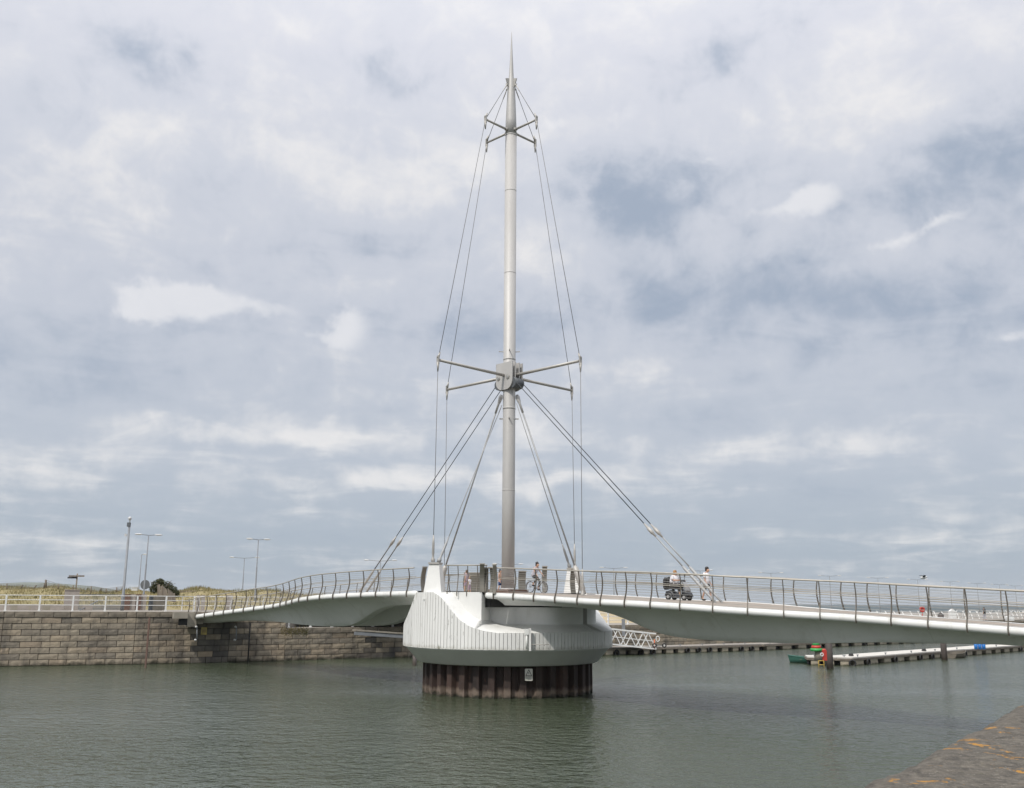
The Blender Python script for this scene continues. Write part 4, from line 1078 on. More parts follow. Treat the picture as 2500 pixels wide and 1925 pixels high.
# ------------------------------------------------------------------ low quay details
th = thing('access_platform', 'pale steel beam platform jutting from the lower quay wall left of the pier', 'platform', at(930, 1540, 78.5))
a, b_ = at(864, 1539, 76.7), at(1000, 1548, 78.5)
for z, ww, hh in ((0, 1.0, .10),): mb = MB(); mb.bar(a + Vector((0, 0, z)), b_ + Vector((0, 0, z)), ww, hh); part('deck', mb, m_concg, th)
mb = MB(); mb.bar(a + Vector((.1, -.42, -.22)), b_ + Vector((0, -.42, -.22)), .10, .24); part('beam', mb, m_galv, th)
mb = MB(); mb.bar(a + Vector((.1, .35, -.22)), b_ + Vector((0, .35, -.22)), .10, .24); part('beam', mb, m_galv, th)
p = atz(1012, 1625, 0); mb = MB(); mb.tube([(p.x, p.y, -1.5), (p.x, p.y, 1.25)], .155, 10); simple('fender_pile', 'rusty round pile standing in the water left of the pier', 'pile', mb, m_pilec, p)
p = at(1522, 1526, 90.3); mb = MB(); mb.box((p.x, p.y, 2.2), (.28, .28, 1.5)); simple('steel_post', 'square grey steel post at the end of the lower quay railing', 'post', mb, m_galv, p)
th = thing('dark_shelter', 'dark opening of a shelter on the lower quay under the left deck', 'shelter', at(735, 1525, 82))
mb = MB(); mb.box(at(733, 1525, 81), (2.4, .2, 1.1), rl); part('back_wall', mb, m_dark, th); mb = MB(); mb.box(at(733, 1507, 81), (2.7, .5, .1), rl); part('roof', mb, m_brown, th)
# wild plants on the wall top
wd_ = MB()
for k in range(700):
    p = at(random.uniform(686, 752), random.gauss(1542, 5), 74.4); a = random.uniform(0, 6.28); wd_.add([p, p + Vector((.05 * math.cos(a), -.06, .05)), p + Vector((.09 * math.cos(a + .5), -.04, random.uniform(-.12, .12)))], [(0, 1, 2)])
tag(part('wall_weeds', wd_, m_grass), kind='stuff')

# gangway
ga, gb = Vector((1.5, 85.0, 1.32)), at(1601, 1583, 86.2)
ga = at(1470, 1571, 84.6); gb = at(1602, 1585, 86.0); ga = ga + (ga - gb) * .7
th = thing('gangway', 'white lattice gangway sloping down to the far pontoon beside the pier', 'gangway', gb)
d = (gb - ga); Lg = d.length; d.normalize(); sd = Vector((-d.y, d.x, 0)).normalized(); HG = 1.28
for s in (0, 1):
    o_ = sd * (1.1 * s)
    for z, r in ((0, .055), (HG, .06), (HG * .5, .03)): mb = MB(); mb.bar(ga + o_ + Vector((0, 0, z)), gb + o_ + Vector((0, 0, z)), r * 2, r * 2); part('chord', mb, m_wpaint, th)
    nb = 6
    for k in range(nb):
        p0 = ga + d * (Lg * k / nb) + o_; p1 = ga + d * (Lg * (k + .5) / nb) + o_ + Vector((0, 0, HG)); p2 = ga + d * (Lg * (k + 1) / nb) + o_
        for a, b_ in ((p0, p1), (p1, p2)): mb = MB(); mb.bar(a, b_, .06, .06); part('diagonal', mb, m_wpaint, th)
mb = MB(); mb.bar(ga + sd * .55 + Vector((0, 0, .05)), gb + sd * .55 + Vector((0, 0, .05)), 1.0, .05); part('walkway', mb, m_galv, th)
p = gb + Vector((-.15, -.1, .55)); th = thing('lifebuoy_post', 'orange lifebuoy post at the foot of the white gangway', 'lifebuoy', p)
mb = MB(); mb.tube([p + Vector((0, 0, -.5)), p + Vector((0, 0, .25))], .05, 8); part('post', mb, m_orange, th)
mb = MB(); mb.tube([p + Vector((.30 + .15 * math.cos(a), 0, .30 + .22 * math.sin(a))) for a in np.linspace(0, 2 * math.pi, 17)[:-1]], .035, 8, closed=True); part('ring', mb, m_wpaint, th)

# ------------------------------------------------------------------ pontoons
def pontoon(label, a, b_, wd, deck_mat, nfl, zt_, end_cap=True, seed=1):
    rnd = random.Random(seed); th = thing('pontoon', label, 'pontoon', a, group='floating pontoons in the harbour')
    d = b_ - a; L_ = d.length; d.normalize(); sd = Vector((-d.y, d.x, 0)); rot = Matrix.Rotation(math.atan2(d.y, d.x), 3, 'Z')
    nd = max(3, int(L_ / 3.2))
    for k in range(nd):
        c = a + d * (L_ * (k + .5) / nd) + sd * (wd / 2); mb = MB(); mb.box((c.x, c.y, zt_ - .05 + rnd.uniform(-.012, .012)), (L_ / nd - .03, wd, .09), rot); part('deck_slab', mb, deck_mat, th)
    mb = MB()
    for o_ in (.03, wd - .03): p0, p1 = a + sd * o_, b_ + sd * o_; mb.bar((p0.x, p0.y, zt_ - .17), (p1.x, p1.y, zt_ - .17), .08, .15)
    for e in (a, b_):
        p0, p1 = e, e + sd * wd; mb.bar((p0.x, p0.y, zt_ - .17), (p1.x, p1.y, zt_ - .17), .08, .15)
    part('frame', mb, m_wood, th)
    for k in range(nfl):
        c = a + d * (L_ * (k + .5) / nfl) + sd * (wd / 2); l = L_ / nfl * rnd.uniform(.5, .6); mb = MB(); mb.box((c.x, c.y, (zt_ - .25 - .35) / 2), (l, wd - .1, zt_ - .25 + .35), rot); part('float', mb, m_pcon, th)
        if rnd.random() < .4:
            t_ = MB(); q = a + d * (L_ * (k + 1.0) / nfl) - sd * .08; t_.tube([Vector((q.x, q.y, zt_ - .42)) + d * (.22 * math.cos(x)) + Vector((0, 0, .22 * math.sin(x))) for x in np.linspace(0, 2 * math.pi, 13)[:-1]], .07, 6, closed=True); part('tyre_fender', t_, m_black, th)
        if k % 2 == 0:
            cl = MB(); q = a + d * (L_ * (k + .5) / nfl) + sd * .18; q.z = zt_ + .06; cl.box(q, (.06, .06, .12)); cl.box(q + Vector((0, 0, .07)), (.26, .06, .05), rot); part('cleat', cl, m_galv, th)
    mb = MB(); p0, p1 = a + d * .1 + sd * (wd / 2), b_ - d * .1 + sd * (wd / 2); mb.bar((p0.x, p0.y, .1), (p1.x, p1.y, .1), wd * .6, .3); part('keel_beam', mb, m_dark, th)
    return th


PA = atz(1474, 1601, 0); PB = atz(2245, 1570, 0); PM = atz(1860, 1589, 0)
pontoon('long grey pontoon floating along the far wall right of the pier', PA, PM, 2.2, m_pdeckg, 14, .62, seed=2)
pontoon('farther stretch of grey pontoon passing behind the channel beacon', PM + (PB - PM) * .01, PB + (PB - PM) * .12, 2.2, m_pdeckg, 13, .62, seed=3)
QA, QB = atz(2083, 1626, 0), atz(2500, 1590, 0); dq = (QB - QA).normalized()
pontoon('pale front pontoon with boats moored beside it at the right', QA, QB + dq * 6, 2.3, m_pdeck, 18, .60, seed=5)
# landing stage head at its left end
hA = atz(1972, 1624, 0); pontoon('square pale landing stage at the left end of the front pontoon', hA, QA - Vector((.05, 0, 0)), 2.2, m_pdeck, 3, .60, seed=6)
PZ = .61
for px, py, D, hh, lab in ((2030, 1612, 0, 3.6, 'thick steel tube pile beside the green and red beacon'), (2310, 1594, 0, 3.6, 'second steel tube pile rising from the front pontoon near the brown boat')):
    p = atz(px, py, PZ); p.y += .4; mb = MB(); mb.tube([(p.x, p.y, -1.5), (p.x, p.y, hh)], .235, 16); mb.tube([(p.x, p.y, hh), (p.x, p.y, hh + .18)], [.25, .03], 16); simple('mooring_pile', lab, 'pile', mb, m_pilec, p, 'steel mooring piles')
# beacon
p = atz(2003, 1613, PZ); p.y += .3
th = thing('channel_beacon', 'green and red banded cone beacon on the landing stage', 'beacon', p)
mb = MB(); mb.lathe([(.34, PZ), (.25, PZ + .75)], (p.x, p.y, 0), 8); part('pedestal', mb, m_concg, th)
bz = at(1998, 1590, p.y).z; k_ = at(1998, 1568, p.y).z - bz
for z0, z1, r0, r1, m_ in ((0, .31, .42, .37, m_bgreen), (.31, .62, .36, .29, m_red), (.62, 1.05, .28, .17, m_bgreen)):
    mb = MB(); mb.lathe([(r0, bz + z0 * k_), (r1, bz + z1 * k_)], (p.x - .15, p.y, 0), 20); part('band', mb, m_, th)
mb = MB(); mb.lathe([(.06, PZ + .7), (.05, bz + k_ * 1.5)], (p.x - .15, p.y, 0), 8); part('pole', mb, m_galv, th)
q = atz(2012, 1614, PZ); th = thing('lifebuoy_cabinet', 'red lifebuoy cabinet standing right of the beacon pedestal', 'lifebuoy', q)
mb = MB(); mb.box(q + Vector((.05, 0, .36)), (.27, .2, .66)); mb.ell(q + Vector((.05, 0, .69)), (.135, .1, .12)); part('cabinet', mb, m_red, th)
mb = MB(); mb.tube([q + Vector((-.05 + -.12 + .10 * math.cos(a), -.14, .42 + .10 * math.sin(a))) for a in np.linspace(0, 2 * math.pi, 15)[:-1]], .03, 6, closed=True); part('ring', mb, m_wpaint, th)
q0 = atz(2004, 1628, 0) + Vector((0, -.1, .25)); th = thing('ladder', 'yellow boarding ladder hanging from the landing stage into the water', 'ladder', q0)
for s in (-.19, .19): mb = MB(); mb.tube([q0 + Vector((s, -.05, -.7)), q0 + Vector((s, -.05, .95)), q0 + Vector((s, .2, 1.0)), q0 + Vector((s, .25, .35))], .032, 6); part('stile', mb, m_yellow, th)
for z in (-.4, -.12, .16): mb = MB(); mb.tube([q0 + Vector((-.19, -.05, z)), q0 + Vector((.19, -.05, z))], .026, 6); part('rung', mb, m_yellow, th)


def rowing_boat(label, loc, rz, L_, mat, matin):
    th = thing('rowing_boat', label, 'boat', loc, rz, world=False); hull = MB(); rings = []; inn = []
    for k in range(11):
        s = k / 10; x = (s - .5) * L_; w_ = .62 * (math.sin(min(1, (1 - s) * 1.35 + .0) * math.pi / 2)) ** .8 * (.84 + .16 * min(1, s * 3)); w_ = max(w_, .03); sh = .38 + .16 * s * s; kz = -.12 + .10 * s ** 3
        pr = [(-1, sh), (-.94, .24), (-.75, .04), (0, kz), (.75, .04), (.94, .24), (1, sh)]
        rings.append([Vector((x + (.12 * (z / .5) if s > .8 else 0), a * w_, z)) for a, z in pr]); inn.append([Vector((x, a * max(.02, w_ - .04), max(z, .02) + (.0 if abs(a) < 1 else -.01))) for a, z in pr])
    hull.loft(rings, True); base = len(hull.v); hull.v += [tuple(v) for v in rings[0]]; hull.f.append(tuple(base + k for k in range(7))); hull.sm.append(False); part('hull', hull, mat, th)
    mb = MB(); mb.loft(inn, True); part('inner_skin', mb, matin, th)
    mb = MB(); mb.tube([r[0] for r in rings], .03, 6); mb.tube([r[6] for r in rings], .03, 6); mb.tube([rings[0][0], rings[0][6]], .03, 6); part('gunwale', mb, mat, th)
    for x in (-.28, .1): mb = MB(); mb.box((x * L_, 0, .26), (.22, 1.05 if x < 0 else .95, .035)); part('thwart', mb, m_wood, th)
    return th


p = atz(1955, 1621, 0); rowing_boat('green rowing boat moored behind the left end of the landing stage', (p.x + .75, p.y + .9, 0), 2.5, 2.7, m_green, m_green)
m_bboat = M('brown_boat_paint', (.20, .175, .14), (.14, .125, .10), 4, .7)
p = atz(2346, 1607, 0); rowing_boat('weathered grey brown rowing boat tied to the right of the front pontoon', (p.x, p.y + .55, 0), .72 + math.pi * 0, 2.7, m_bboat, m_bboat)
p = atz(2396, 1586, PZ)
for k in range(3):
    q = p + Vector(((k - 1) * .36, .2 + .04 * k, .24)); mb = MB(); mb.lathe([(.13, -.24), (.15, -.22), (.145, -.05), (.155, -.03), (.145, .0), (.15, .22), (.11, .26)], q, 14); simple('plastic_drum', ['left one of three blue plastic drums on the front pontoon', 'middle one of three blue plastic drums on the pontoon', 'right one of three blue plastic drums on the front pontoon'][k], 'drum', mb, m_blue, q, 'blue plastic drums')
# trolley wheels by the gangway
p = atz(1610, 1582, .64); th = thing('hand_trolley', 'small two wheeled trolley standing beside the gangway foot', 'trolley', p)
for k, x in enumerate((-.42, .42)):
    mb = MB(); c = p + Vector((x, 0, .2)); mb.tube([c + Vector((.15 * math.cos(a), 0, .15 * math.sin(a))) for a in np.linspace(0, 2 * math.pi, 15)[:-1]], .055, 6, closed=True); wl = part('wheel', mb, m_black, th)
    mb = MB(); mb.tube([c + Vector((0, -.03, 0)), c + Vector((0, .03, 0))], .07, 10); part('hub', mb, m_lampw, th)
mb = MB(); mb.tube([p + Vector((-.42, 0, .2)), p + Vector((.42, 0, .2))], .03, 6); part('axle', mb, m_greyd, th)
# mooring ropes coiled
for i, (px, py, lab) in enumerate(((2078, 1602, 'small dark coil of rope on the front pontoon, nearer the thick pile'), (2256, 1590, 'small dark coil of rope on the front pontoon, nearer the second pile'))):
    p = atz(px, py, PZ + .02); mb = MB()
    for r, z in ((.16, .04), (.14, .10), (.10, .15)): mb.tube([p + Vector((r * math.cos(a), r * math.sin(a), z)) for a in np.linspace(0, 2 * math.pi, 15)[:-1]], .04, 5, closed=True)
    simple('rope_coil', lab, 'rope', mb, m_black, p, 'rope coils on the pontoon')

# ------------------------------------------------------------------ far right promenade details
p = at(2251, 1490, 134); p.z = ZL; th = thing('lifebuoy_stand', 'red lifebuoy stand on the far right promenade', 'lifebuoy', p)
mb = MB(); mb.tube([p, p + Vector((0, 0, 1.1))], .05, 6); part('post', mb, m_red, th); mb = MB(); mb.tube([p + Vector((.27 * math.cos(a), -.1, 1.35 + .3 * math.sin(a))) for a in np.linspace(0, 2 * math.pi, 15)[:-1]], .11, 6, closed=True); mb.box(p + Vector((0, 0, 1.35)), (.5, .1, .6)); part('ring_housing', mb, m_red, th)
for px, py, w_, h_, lab in ((2325, 1501, .8, 1.2, 'white cabinet standing against the far right railing'), (2465, 1511, .9, .7, 'white gabled box low at the far right promenade edge')):
    p = at(px, py, 131); mb = MB(); mb.box(p, (w_, .6, h_ * .7)); mb.add([p + Vector((a, b_, c)) for a, b_, c in ((-w_ / 2, -.3, h_ * .35), (w_ / 2, -.3, h_ * .35), (w_ / 2, .3, h_ * .35), (-w_ / 2, .3, h_ * .35), (0, -.3, h_ * .62), (0, .3, h_ * .62))], [(0, 1, 4), (1, 2, 5, 4), (2, 3, 5), (3, 0, 4, 5)]); simple('white_cabinet', lab, 'cabinet', mb, m_wpaint, p)
# gull
p = at(2254, 1411, 60); th = thing('gull', 'white gull flying above the right deck railing', 'bird', p)
mb = MB(); mb.ell(p, (.19, .075, .075)); mb.ell(p + Vector((.2, 0, .04)), (.06, .05, .05)); mb.add([p + Vector((-.15, -.05, 0)), p + Vector((-.15, .05, 0)), p + Vector((-.32, .06, .01)), p + Vector((-.32, -.06, .01))], [(0, 1, 2, 3)]); part('body', mb, m_lampw, th)
for s in (-1, 1):
    mb = MB(); mb.loft([[p + Vector((.1, s * .05, .03)), p + Vector((-.08, s * .05, .03))], [p + Vector((.09, s * .25, .16)), p + Vector((-.06, s * .25, .16))], [p + Vector((-.02, s * .5, .12)), p + Vector((-.06, s * .5, .12))]], True); part('wing', mb, m_greyd, th)


# ------------------------------------------------------------------ people
def skin(name, nodes, edges, mat, par, lev=1):
    """one continuous surface grown along a skeleton: nodes {key: (pos, radius)}"""
    ks = list(nodes); ix = {k: i for i, k in enumerate(ks)}
    me = bpy.data.meshes.new(name); me.from_pydata([nodes[k][0] for k in ks], [(ix[a], ix[b_]) for a, b_ in edges], []); me.materials.append(mat)
    o = link(name, me, par); sv = me.skin_vertices or None
    md = o.modifiers.new('skin', 'SKIN'); md.use_smooth_shade = True
    if not me.skin_vertices: me.attributes
    sl_ = me.skin_vertices[0].data
    for k in ks:
        r = nodes[k][1]; sl_[ix[k]].radius = (r, r) if not hasattr(r, '__len__') else r
    sl_[0].use_root = True
    sd_ = o.modifiers.new('smooth', 'SUBSURF'); sd_.levels = lev; sd_.render_levels = lev
    return o


def V(*a): return Vector(a)


def person(label, loc, rz, J, s=1., top=(m_tee, 'tshirt'), bottom=(m_blackc, 'shorts'), hair=(m_hairb, .0), sleeve=.75, leg=.9, fat=1., bun=False, shoes=m_blackc, shirtless=False, round_=False):
    """x forward, y left, z up. J: joints of the pose"""
    th = thing('person', label, 'person', loc, rz, world=False); th.scale = (s, s, s)
    n = {}; e = []
    P_, S_, Ch, Nk = J['pelvis'], J['spine'], J['chest'], J['neck']; Hd = J['head']; fw = J.get('face', V(1, 0, 0))
    n['pel'] = (P_, (.135 * fat, .115 * fat)); n['spi'] = (S_, (.125 * fat * (1.1 if fat > 1 else 1), .105 * fat * (1.25 if fat > 1 else 1))); n['che'] = (Ch, (.15 * fat, .115 * fat)); n['nek'] = (Nk, .055)
    n['jaw'] = (Hd + V(0, 0, -.075) + fw * .02, .068); n['hed'] = (Hd + V(0, 0, .01), .094); n['crn'] = (Hd + V(0, 0, .085) - fw * .01, .07); n['nos'] = (Hd + fw * .115 + V(0, 0, -.03), .014)
    e += [('pel', 'spi'), ('spi', 'che'), ('che', 'nek'), ('nek', 'jaw'), ('jaw', 'hed'), ('hed', 'crn'), ('hed', 'nos')]
    for sd_, y in (('l', 1), ('r', -1)):
        sh_, el_, wr = J['sh' + sd_], J['el' + sd_], J['wr' + sd_]; hp_, kn, an = J['hp' + sd_], J['kn' + sd_], J['an' + sd_]
        n['sh' + sd_] = (sh_, .062 * fat ** .5); n['el' + sd_] = (el_, .044 * fat ** .5); n['wr' + sd_] = (wr, .028)
        hd = (wr - el_).normalized(); n['pa' + sd_] = (wr + hd * .07, .032)
        e += [('che', 'sh' + sd_), ('sh' + sd_, 'el' + sd_), ('el' + sd_, 'wr' + sd_), ('wr' + sd_, 'pa' + sd_)]
        n['hp' + sd_] = (hp_, .092 * fat ** .7); n['kn' + sd_] = (kn, .06); n['ca' + sd_] = (kn.lerp(an, .35) - V(.015, 0, 0), .056); n['an' + sd_] = (an, .037)
        tf = J.get('toe' + sd_, V(1, 0, -.25)); n['to' + sd_] = (an + V(.17 * tf.x, .17 * tf.y, -.05 + .1 * (tf.z + .25)), .036)
        e += [('pel', 'hp' + sd_), ('hp' + sd_, 'kn' + sd_), ('kn' + sd_, 'ca' + sd_), ('ca' + sd_, 'an' + sd_), ('an' + sd_, 'to' + sd_)]
        side = hd.cross(V(0, 0, 1)); side = side.normalized() if side.length > .1 else V(1, 0, 0); cu = J.get('curl', V(0, 0, -.4)); dwn = (hd + cu).normalized()
        for f, (o_, l_) in enumerate(((-.028, .062), (-.010, .072), (.010, .068), (.027, .052))):
            k1, k2 = f'f{f}a{sd_}', f'f{f}b{sd_}'; b0 = wr + hd * .10 + side * o_; n[k1] = (b0 + hd * l_ * .45, .010); n[k2] = (b0 + hd * l_ * .45 + dwn * l_ * .5, .009); e += [('pa' + sd_, k1), (k1, k2)]
        n['th' + sd_] = (wr + hd * .05 + side * (.055 * -y) + dwn * .02, .011); n['tt' + sd_] = (wr + hd * .095 + side * (.065 * -y) + dwn * .03, .010); e += [('wr' + sd_, 'th' + sd_), ('th' + sd_, 'tt' + sd_)]
    skin('body', n, e, m_skin, th)
    g_ = lambda r, k: (r[0] + k, r[1] + k) if hasattr(r, '__len__') else r + k
    if not shirtless:
        sm = MB(); f_ = fat; rings = []
        spine = [(P_ + (P_ - S_) * .25, .178 * f_, .150 * f_), (P_.lerp(S_, .4), .166 * f_, .148 * f_), (S_, .165 * f_, .142 * f_), (Ch, .192 * f_, .150 * f_), (Ch.lerp(Nk, .4), .198, .128), (Ch.lerp(Nk, .68), .135, .092), (Ch.lerp(Nk, .88), .078, .074)]
        for q, (c0, ry, rx) in enumerate(spine):
            ax = (spine[min(q + 1, 6)][0] - spine[max(q - 1, 0)][0]).normalized(); yv = V(0, 1, 0); xv = yv.cross(ax).normalized()
            rings.append([c0 + yv * (ry * math.cos(a)) + xv * (rx * math.sin(a)) for a in np.linspace(0, 2 * math.pi, 19)[:-1]])
        sm.loft(rings, True, True, True)
        for sd_ in 'lr':
            a0, b0 = n['sh' + sd_][0], n['el' + sd_][0]; sm.tube([Ch.lerp(a0, .55), a0 + V(0, 0, -.005), a0.lerp(b0, sleeve * .5), a0.lerp(b0, sleeve)], [.07, .074 * f_ ** .3, .067 * f_ ** .3, .066 * f_ ** .3], 12)
        part(top[1], sm, top[0], th)
    c = {'pel': (P_, g_(n['pel'][1], .024)), 'wst': (P_.lerp(S_, .35), g_(n['pel'][1], .012))}; ce = [('pel', 'wst')]
    for sd_ in 'lr':
        c['hp' + sd_] = (n['hp' + sd_][0], g_(n['hp' + sd_][1], .018)); c['le' + sd_] = (n['hp' + sd_][0].lerp(n['kn' + sd_][0], leg), .088 * fat ** .4); ce += [('pel', 'hp' + sd_), ('hp' + sd_, 'le' + sd_)]
        if leg > 1.05:
            c['le' + sd_] = (n['kn' + sd_][0], .078); c['lo' + sd_] = (n['kn' + sd_][0].lerp(n['an' + sd_][0], leg - 1), .062); ce += [('le' + sd_, 'lo' + sd_)]
    skin(bottom[1], c, ce, bottom[0], th)
    if round_:
        bl = MB(); bl.ell(P_.lerp(Ch, .52) + V(.03, 0, 0), (.235, .265, .34), 16, 10); bl.ell(P_.lerp(Ch, .85) + V(.03, 0, 0), (.21, .255, .20), 14, 8)
        for sd_ in 'lr': bl.ell(n['sh' + sd_][0].lerp(n['el' + sd_][0], .3), (.10, .105, .14), 10, 8)
        part('shirt_front', bl, top[0], th)
        bl = MB()
        for sd_ in 'lr': bl.tube([n['hp' + sd_][0] - V(.10, 0, 0), n['hp' + sd_][0] + V(.12, 0, .0), n['kn' + sd_][0]], [.15, .15, .10], 10)
        part('trouser_lap', bl, bottom[0], th)
    hb_ = MB(); rot = V(1, 0, 0).rotation_difference(fw).to_matrix()
    hb_.ell(Hd + V(0, 0, .062) - fw * .034, (.104, .101, .10), 14, 8, rot); hb_.ell(Hd + V(0, 0, -.005) - fw * .062, (.068, .092, .10 + hair[1]), 12, 8, rot)
    ey = MB(); sv_ = V(-fw.y, fw.x, 0).normalized()
    for q in (-1, 1): ey.ell(Hd + fw * .088 + sv_ * (.034 * q) + V(0, 0, .012), (.012, .012, .008), 8, 6); ey.ell(Hd + sv_ * (.094 * q) - fw * .005 + V(0, 0, -.01), (.016, .012, .028), 8, 6)
    ey.ell(Hd + fw * .088 + V(0, 0, -.065), (.012, .026, .007), 8, 6, rot); part('face_features', ey, m_face, th)
    if bun: hb_.ell(Hd - fw * .12 + V(0, 0, .07), (.05, .045, .06), 10, 6); hb_.ell(Hd + V(0, 0, .145) - fw * .03, (.035, .035, .04), 10, 6)
    part('hair', hb_, hair[0], th)
    for sd_ in 'lr':
        a = n['an' + sd_][0]; t_ = n['to' + sd_][0]; sm = MB(); dv = (t_ - a); dv.z = 0; dv.normalize(); c = a.lerp(t_, .5) + V(0, 0, -.03)
        sm.ell(c + dv * .01, (.145, .052, .05), 12, 6, Matrix.Rotation(math.atan2(dv.y, dv.x), 3, 'Z')); part('shoe', sm, shoes, th)
    return th


def stand(step=0., arm=0., lean=0., bend=0.):
    J = dict(pelvis=V(0, 0, .93), spine=V(.015 + lean * .3, 0, 1.13), chest=V(lean * .7, 0, 1.34), neck=V(lean, 0, 1.47), head=V(lean + .03, 0, 1.60))
    for sd_, y, s in (('l', 1, 1), ('r', -1, -1)):
        J['sh' + sd_] = V(lean * .8, .185 * y, 1.40); J['el' + sd_] = V(lean * .6 - .03 - arm * s * .6, .235 * y, 1.12); J['wr' + sd_] = V(lean * .4 + .06 - arm * s + bend, .24 * y, .88 + abs(bend) * .6)
        J['hp' + sd_] = V(0, .095 * y, .88); J['kn' + sd_] = V(.05 + step * s * .55, .10 * y, .49); J['an' + sd_] = V(step * s, .10 * y, .085 + (.06 if s < 0 and step else 0))
        J['toe' + sd_] = V(1, .1 * y, -.25 if s > 0 else -.6)
    return J


dang = math.atan2(DR.y, DR.x)


def floor_z(x, y, sg=1):
    t = (Vector((x, y, 0)) - PC).dot(DR) * sg; return zt(max(2.3, t), sg) + .145


# walking man, far side of the right deck
def deck_pt(px, w_, sg=1):
    """point on the deck at lateral offset w_ under pixel column px"""
    best = None
    for t in np.linspace(-2, 31, 1500):
        q = PC + DR * (t * sg) + NR * w_; z = zt(max(2.3, t), sg) + .145
        v = project(Vector((q.x, q.y, z)))[0] - px
        if best is None or abs(v) < best[0]: best = (abs(v), Vector((q.x, q.y, z)))
    return best[1]


p = deck_pt(1729, -1.6); J = stand(.20, .10, .02); J['head'] = V(.09, 0, 1.595); J['face'] = V(.93, 0, -.36).normalized(); J['wrl'] = V(.10, .22, .92); J['ell'] = V(-.06, .24, 1.13)
person('walking young person in white t-shirt and dark shorts looking down on the right deck', p, dang, J, .87, (m_tee, 'tshirt'), (m_blackc, 'shorts'), (m_hairb, .0), .8, .92)
# man in navy shorts behind the mast foot
p = at(1220.5, 1444, 55.5); p.z = 4.90; J = stand(.10, .06, 0)
person('shirtless person in navy blue shorts half hidden behind the mast foot', p, dang + .3, J, .76, bottom=(m_navy, 'shorts'), shirtless=True, leg=.95)
# two walkers behind the left panels
p = at(1139, 1449, 54.6); p.z = 4.86; J = stand(.12, .05, 0)
person('person in pink and lilac summer dress standing behind the pier railing', p, math.pi * .8, J, .74, (m_lilac, 'top'), (m_lilac, 'skirt'), (M('brown_hair', (.10, .06, .035), None, 12, .6), .05), .4, .95)
p = at(1146, 1449, 52.9); p.z = 4.86; J = stand(.08, .03, 0)
person('small child in pale clothes walking in front of the person in the lilac dress', p, math.pi * .8, J, .50, (m_tee, 'tshirt'), (m_lilac, 'trousers'), (M('fair_hair', (.32, .22, .12), None, 12, .6), .0), .7, 1.5)
# someone on the far right promenade
p = at(2404, 1505, 128); p.z = ZL; person('distant person in dark top behind the far right railing', p, 2.0, stand(.1, .05, 0), 1., (m_blackc, 'top'), (m_tee2, 'trousers'), (m_hairb, 0), .9, 1.8)


# ------------------------------------------------------------------ bicycle + rider
def wheel(par, c, r, tyre, rimr, n=22, spokes=12, mat_t=m_black, axis=1):
    circ = lambda R_: [c + V(R_ * math.cos(a), 0, R_ * math.sin(a)) for a in np.linspace(0, 2 * math.pi, n + 1)[:-1]]
    m1 = MB(); m1.tube(circ(r - tyre), tyre, 6, closed=True); w_ = part('wheel', m1, mat_t, par)
    m2 = MB(); m2.tube(circ(r - tyre * 2.1), rimr, 5, closed=True)
    sub('rim', m2, m_silver, w_)
    m3 = MB()
    for k in range(spokes): a = 2 * math.pi * k / spokes; m3.tube([c, c + V((r - tyre * 2) * math.cos(a), 0, (r - tyre * 2) * math.sin(a))], .005, 3, False)
    m3.tube([c + V(0, -.05, 0), c + V(0, .05, 0)], .022, 8); sub('spokes', m3, m_silver, w_)
    return w_


pb_ = deck_pt(1313, .55); p1 = deck_pt(1320, .55); slope = (p1.z - pb_.z) / max(.01, (p1 - pb_).length)
bk = thing('bicycle', 'pale grey bicycle with mudguards ridden across the bridge beside the mast', 'bicycle', pb_, dang, world=False); bk.rotation_euler[1] = -math.atan(slope); bk.scale = (.84,) * 3
R_ = .34; RW, FWh = V(-.53, 0, R_), V(.55, 0, R_)
wheel(bk, RW, R_, .022, .014); wheel(bk, FWh, R_, .022, .014)
BB, ST, HT, HB = V(-.08, 0, .29), V(-.24, 0, .80), V(.36, 0, .86), V(.40, 0, .66)
fr = MB()
for a, b_, r in ((BB, ST, .017), (BB, HB, .019), (ST.lerp(BB, .35), HB + V(-.03, 0, .08), .017), (HT, HB, .02)): fr.tube([a, b_], r, 8)
for y in (-.05, .05): fr.tube([BB + V(0, y * .6, 0), RW + V(0, y, 0)], .010, 6); fr.tube([ST.lerp(BB, .2) + V(0, y * .4, 0), RW + V(0, y, 0)], .009, 6)
part('frame', fr, m_bikep, bk)
fk = MB()
for y in (-.045, .045): fk.tube([HB + V(0, y, 0), HB.lerp(FWh, .6) + V(-.02, y, 0), FWh + V(0, y, 0)], .012, 6)
part('fork', fk, m_bikep, bk)
hb_ = MB(); hb_.tube([HT, HT + V(-.01, 0, .2)], .014, 6); hb_.tube([V(.18, .28, 1.06), V(.30, .24, 1.06), V(.36, 0, 1.06), V(.30, -.24, 1.06), V(.18, -.28, 1.06)], .013, 6); part('handlebar', hb_, m_silver, bk)
sdl = MB(); sdl.ell(V(-.27, 0, .93), (.14, .085, .04)); sdl.tube([ST, V(-.27, 0, .92)], .014, 6); part('saddle', sdl, m_black, bk)
mg = MB()
for c, a0, a1 in ((RW, .5, 3.4), (FWh, .6, 2.6)):
    mg.loft([[c + V((R_ + .03) * math.cos(a), y, (R_ + .03) * math.sin(a)) for y in (-.03, 0, .03)] for a in np.linspace(a0, a1, 12)], True)
part('mudguard', mg, m_bikep, bk)
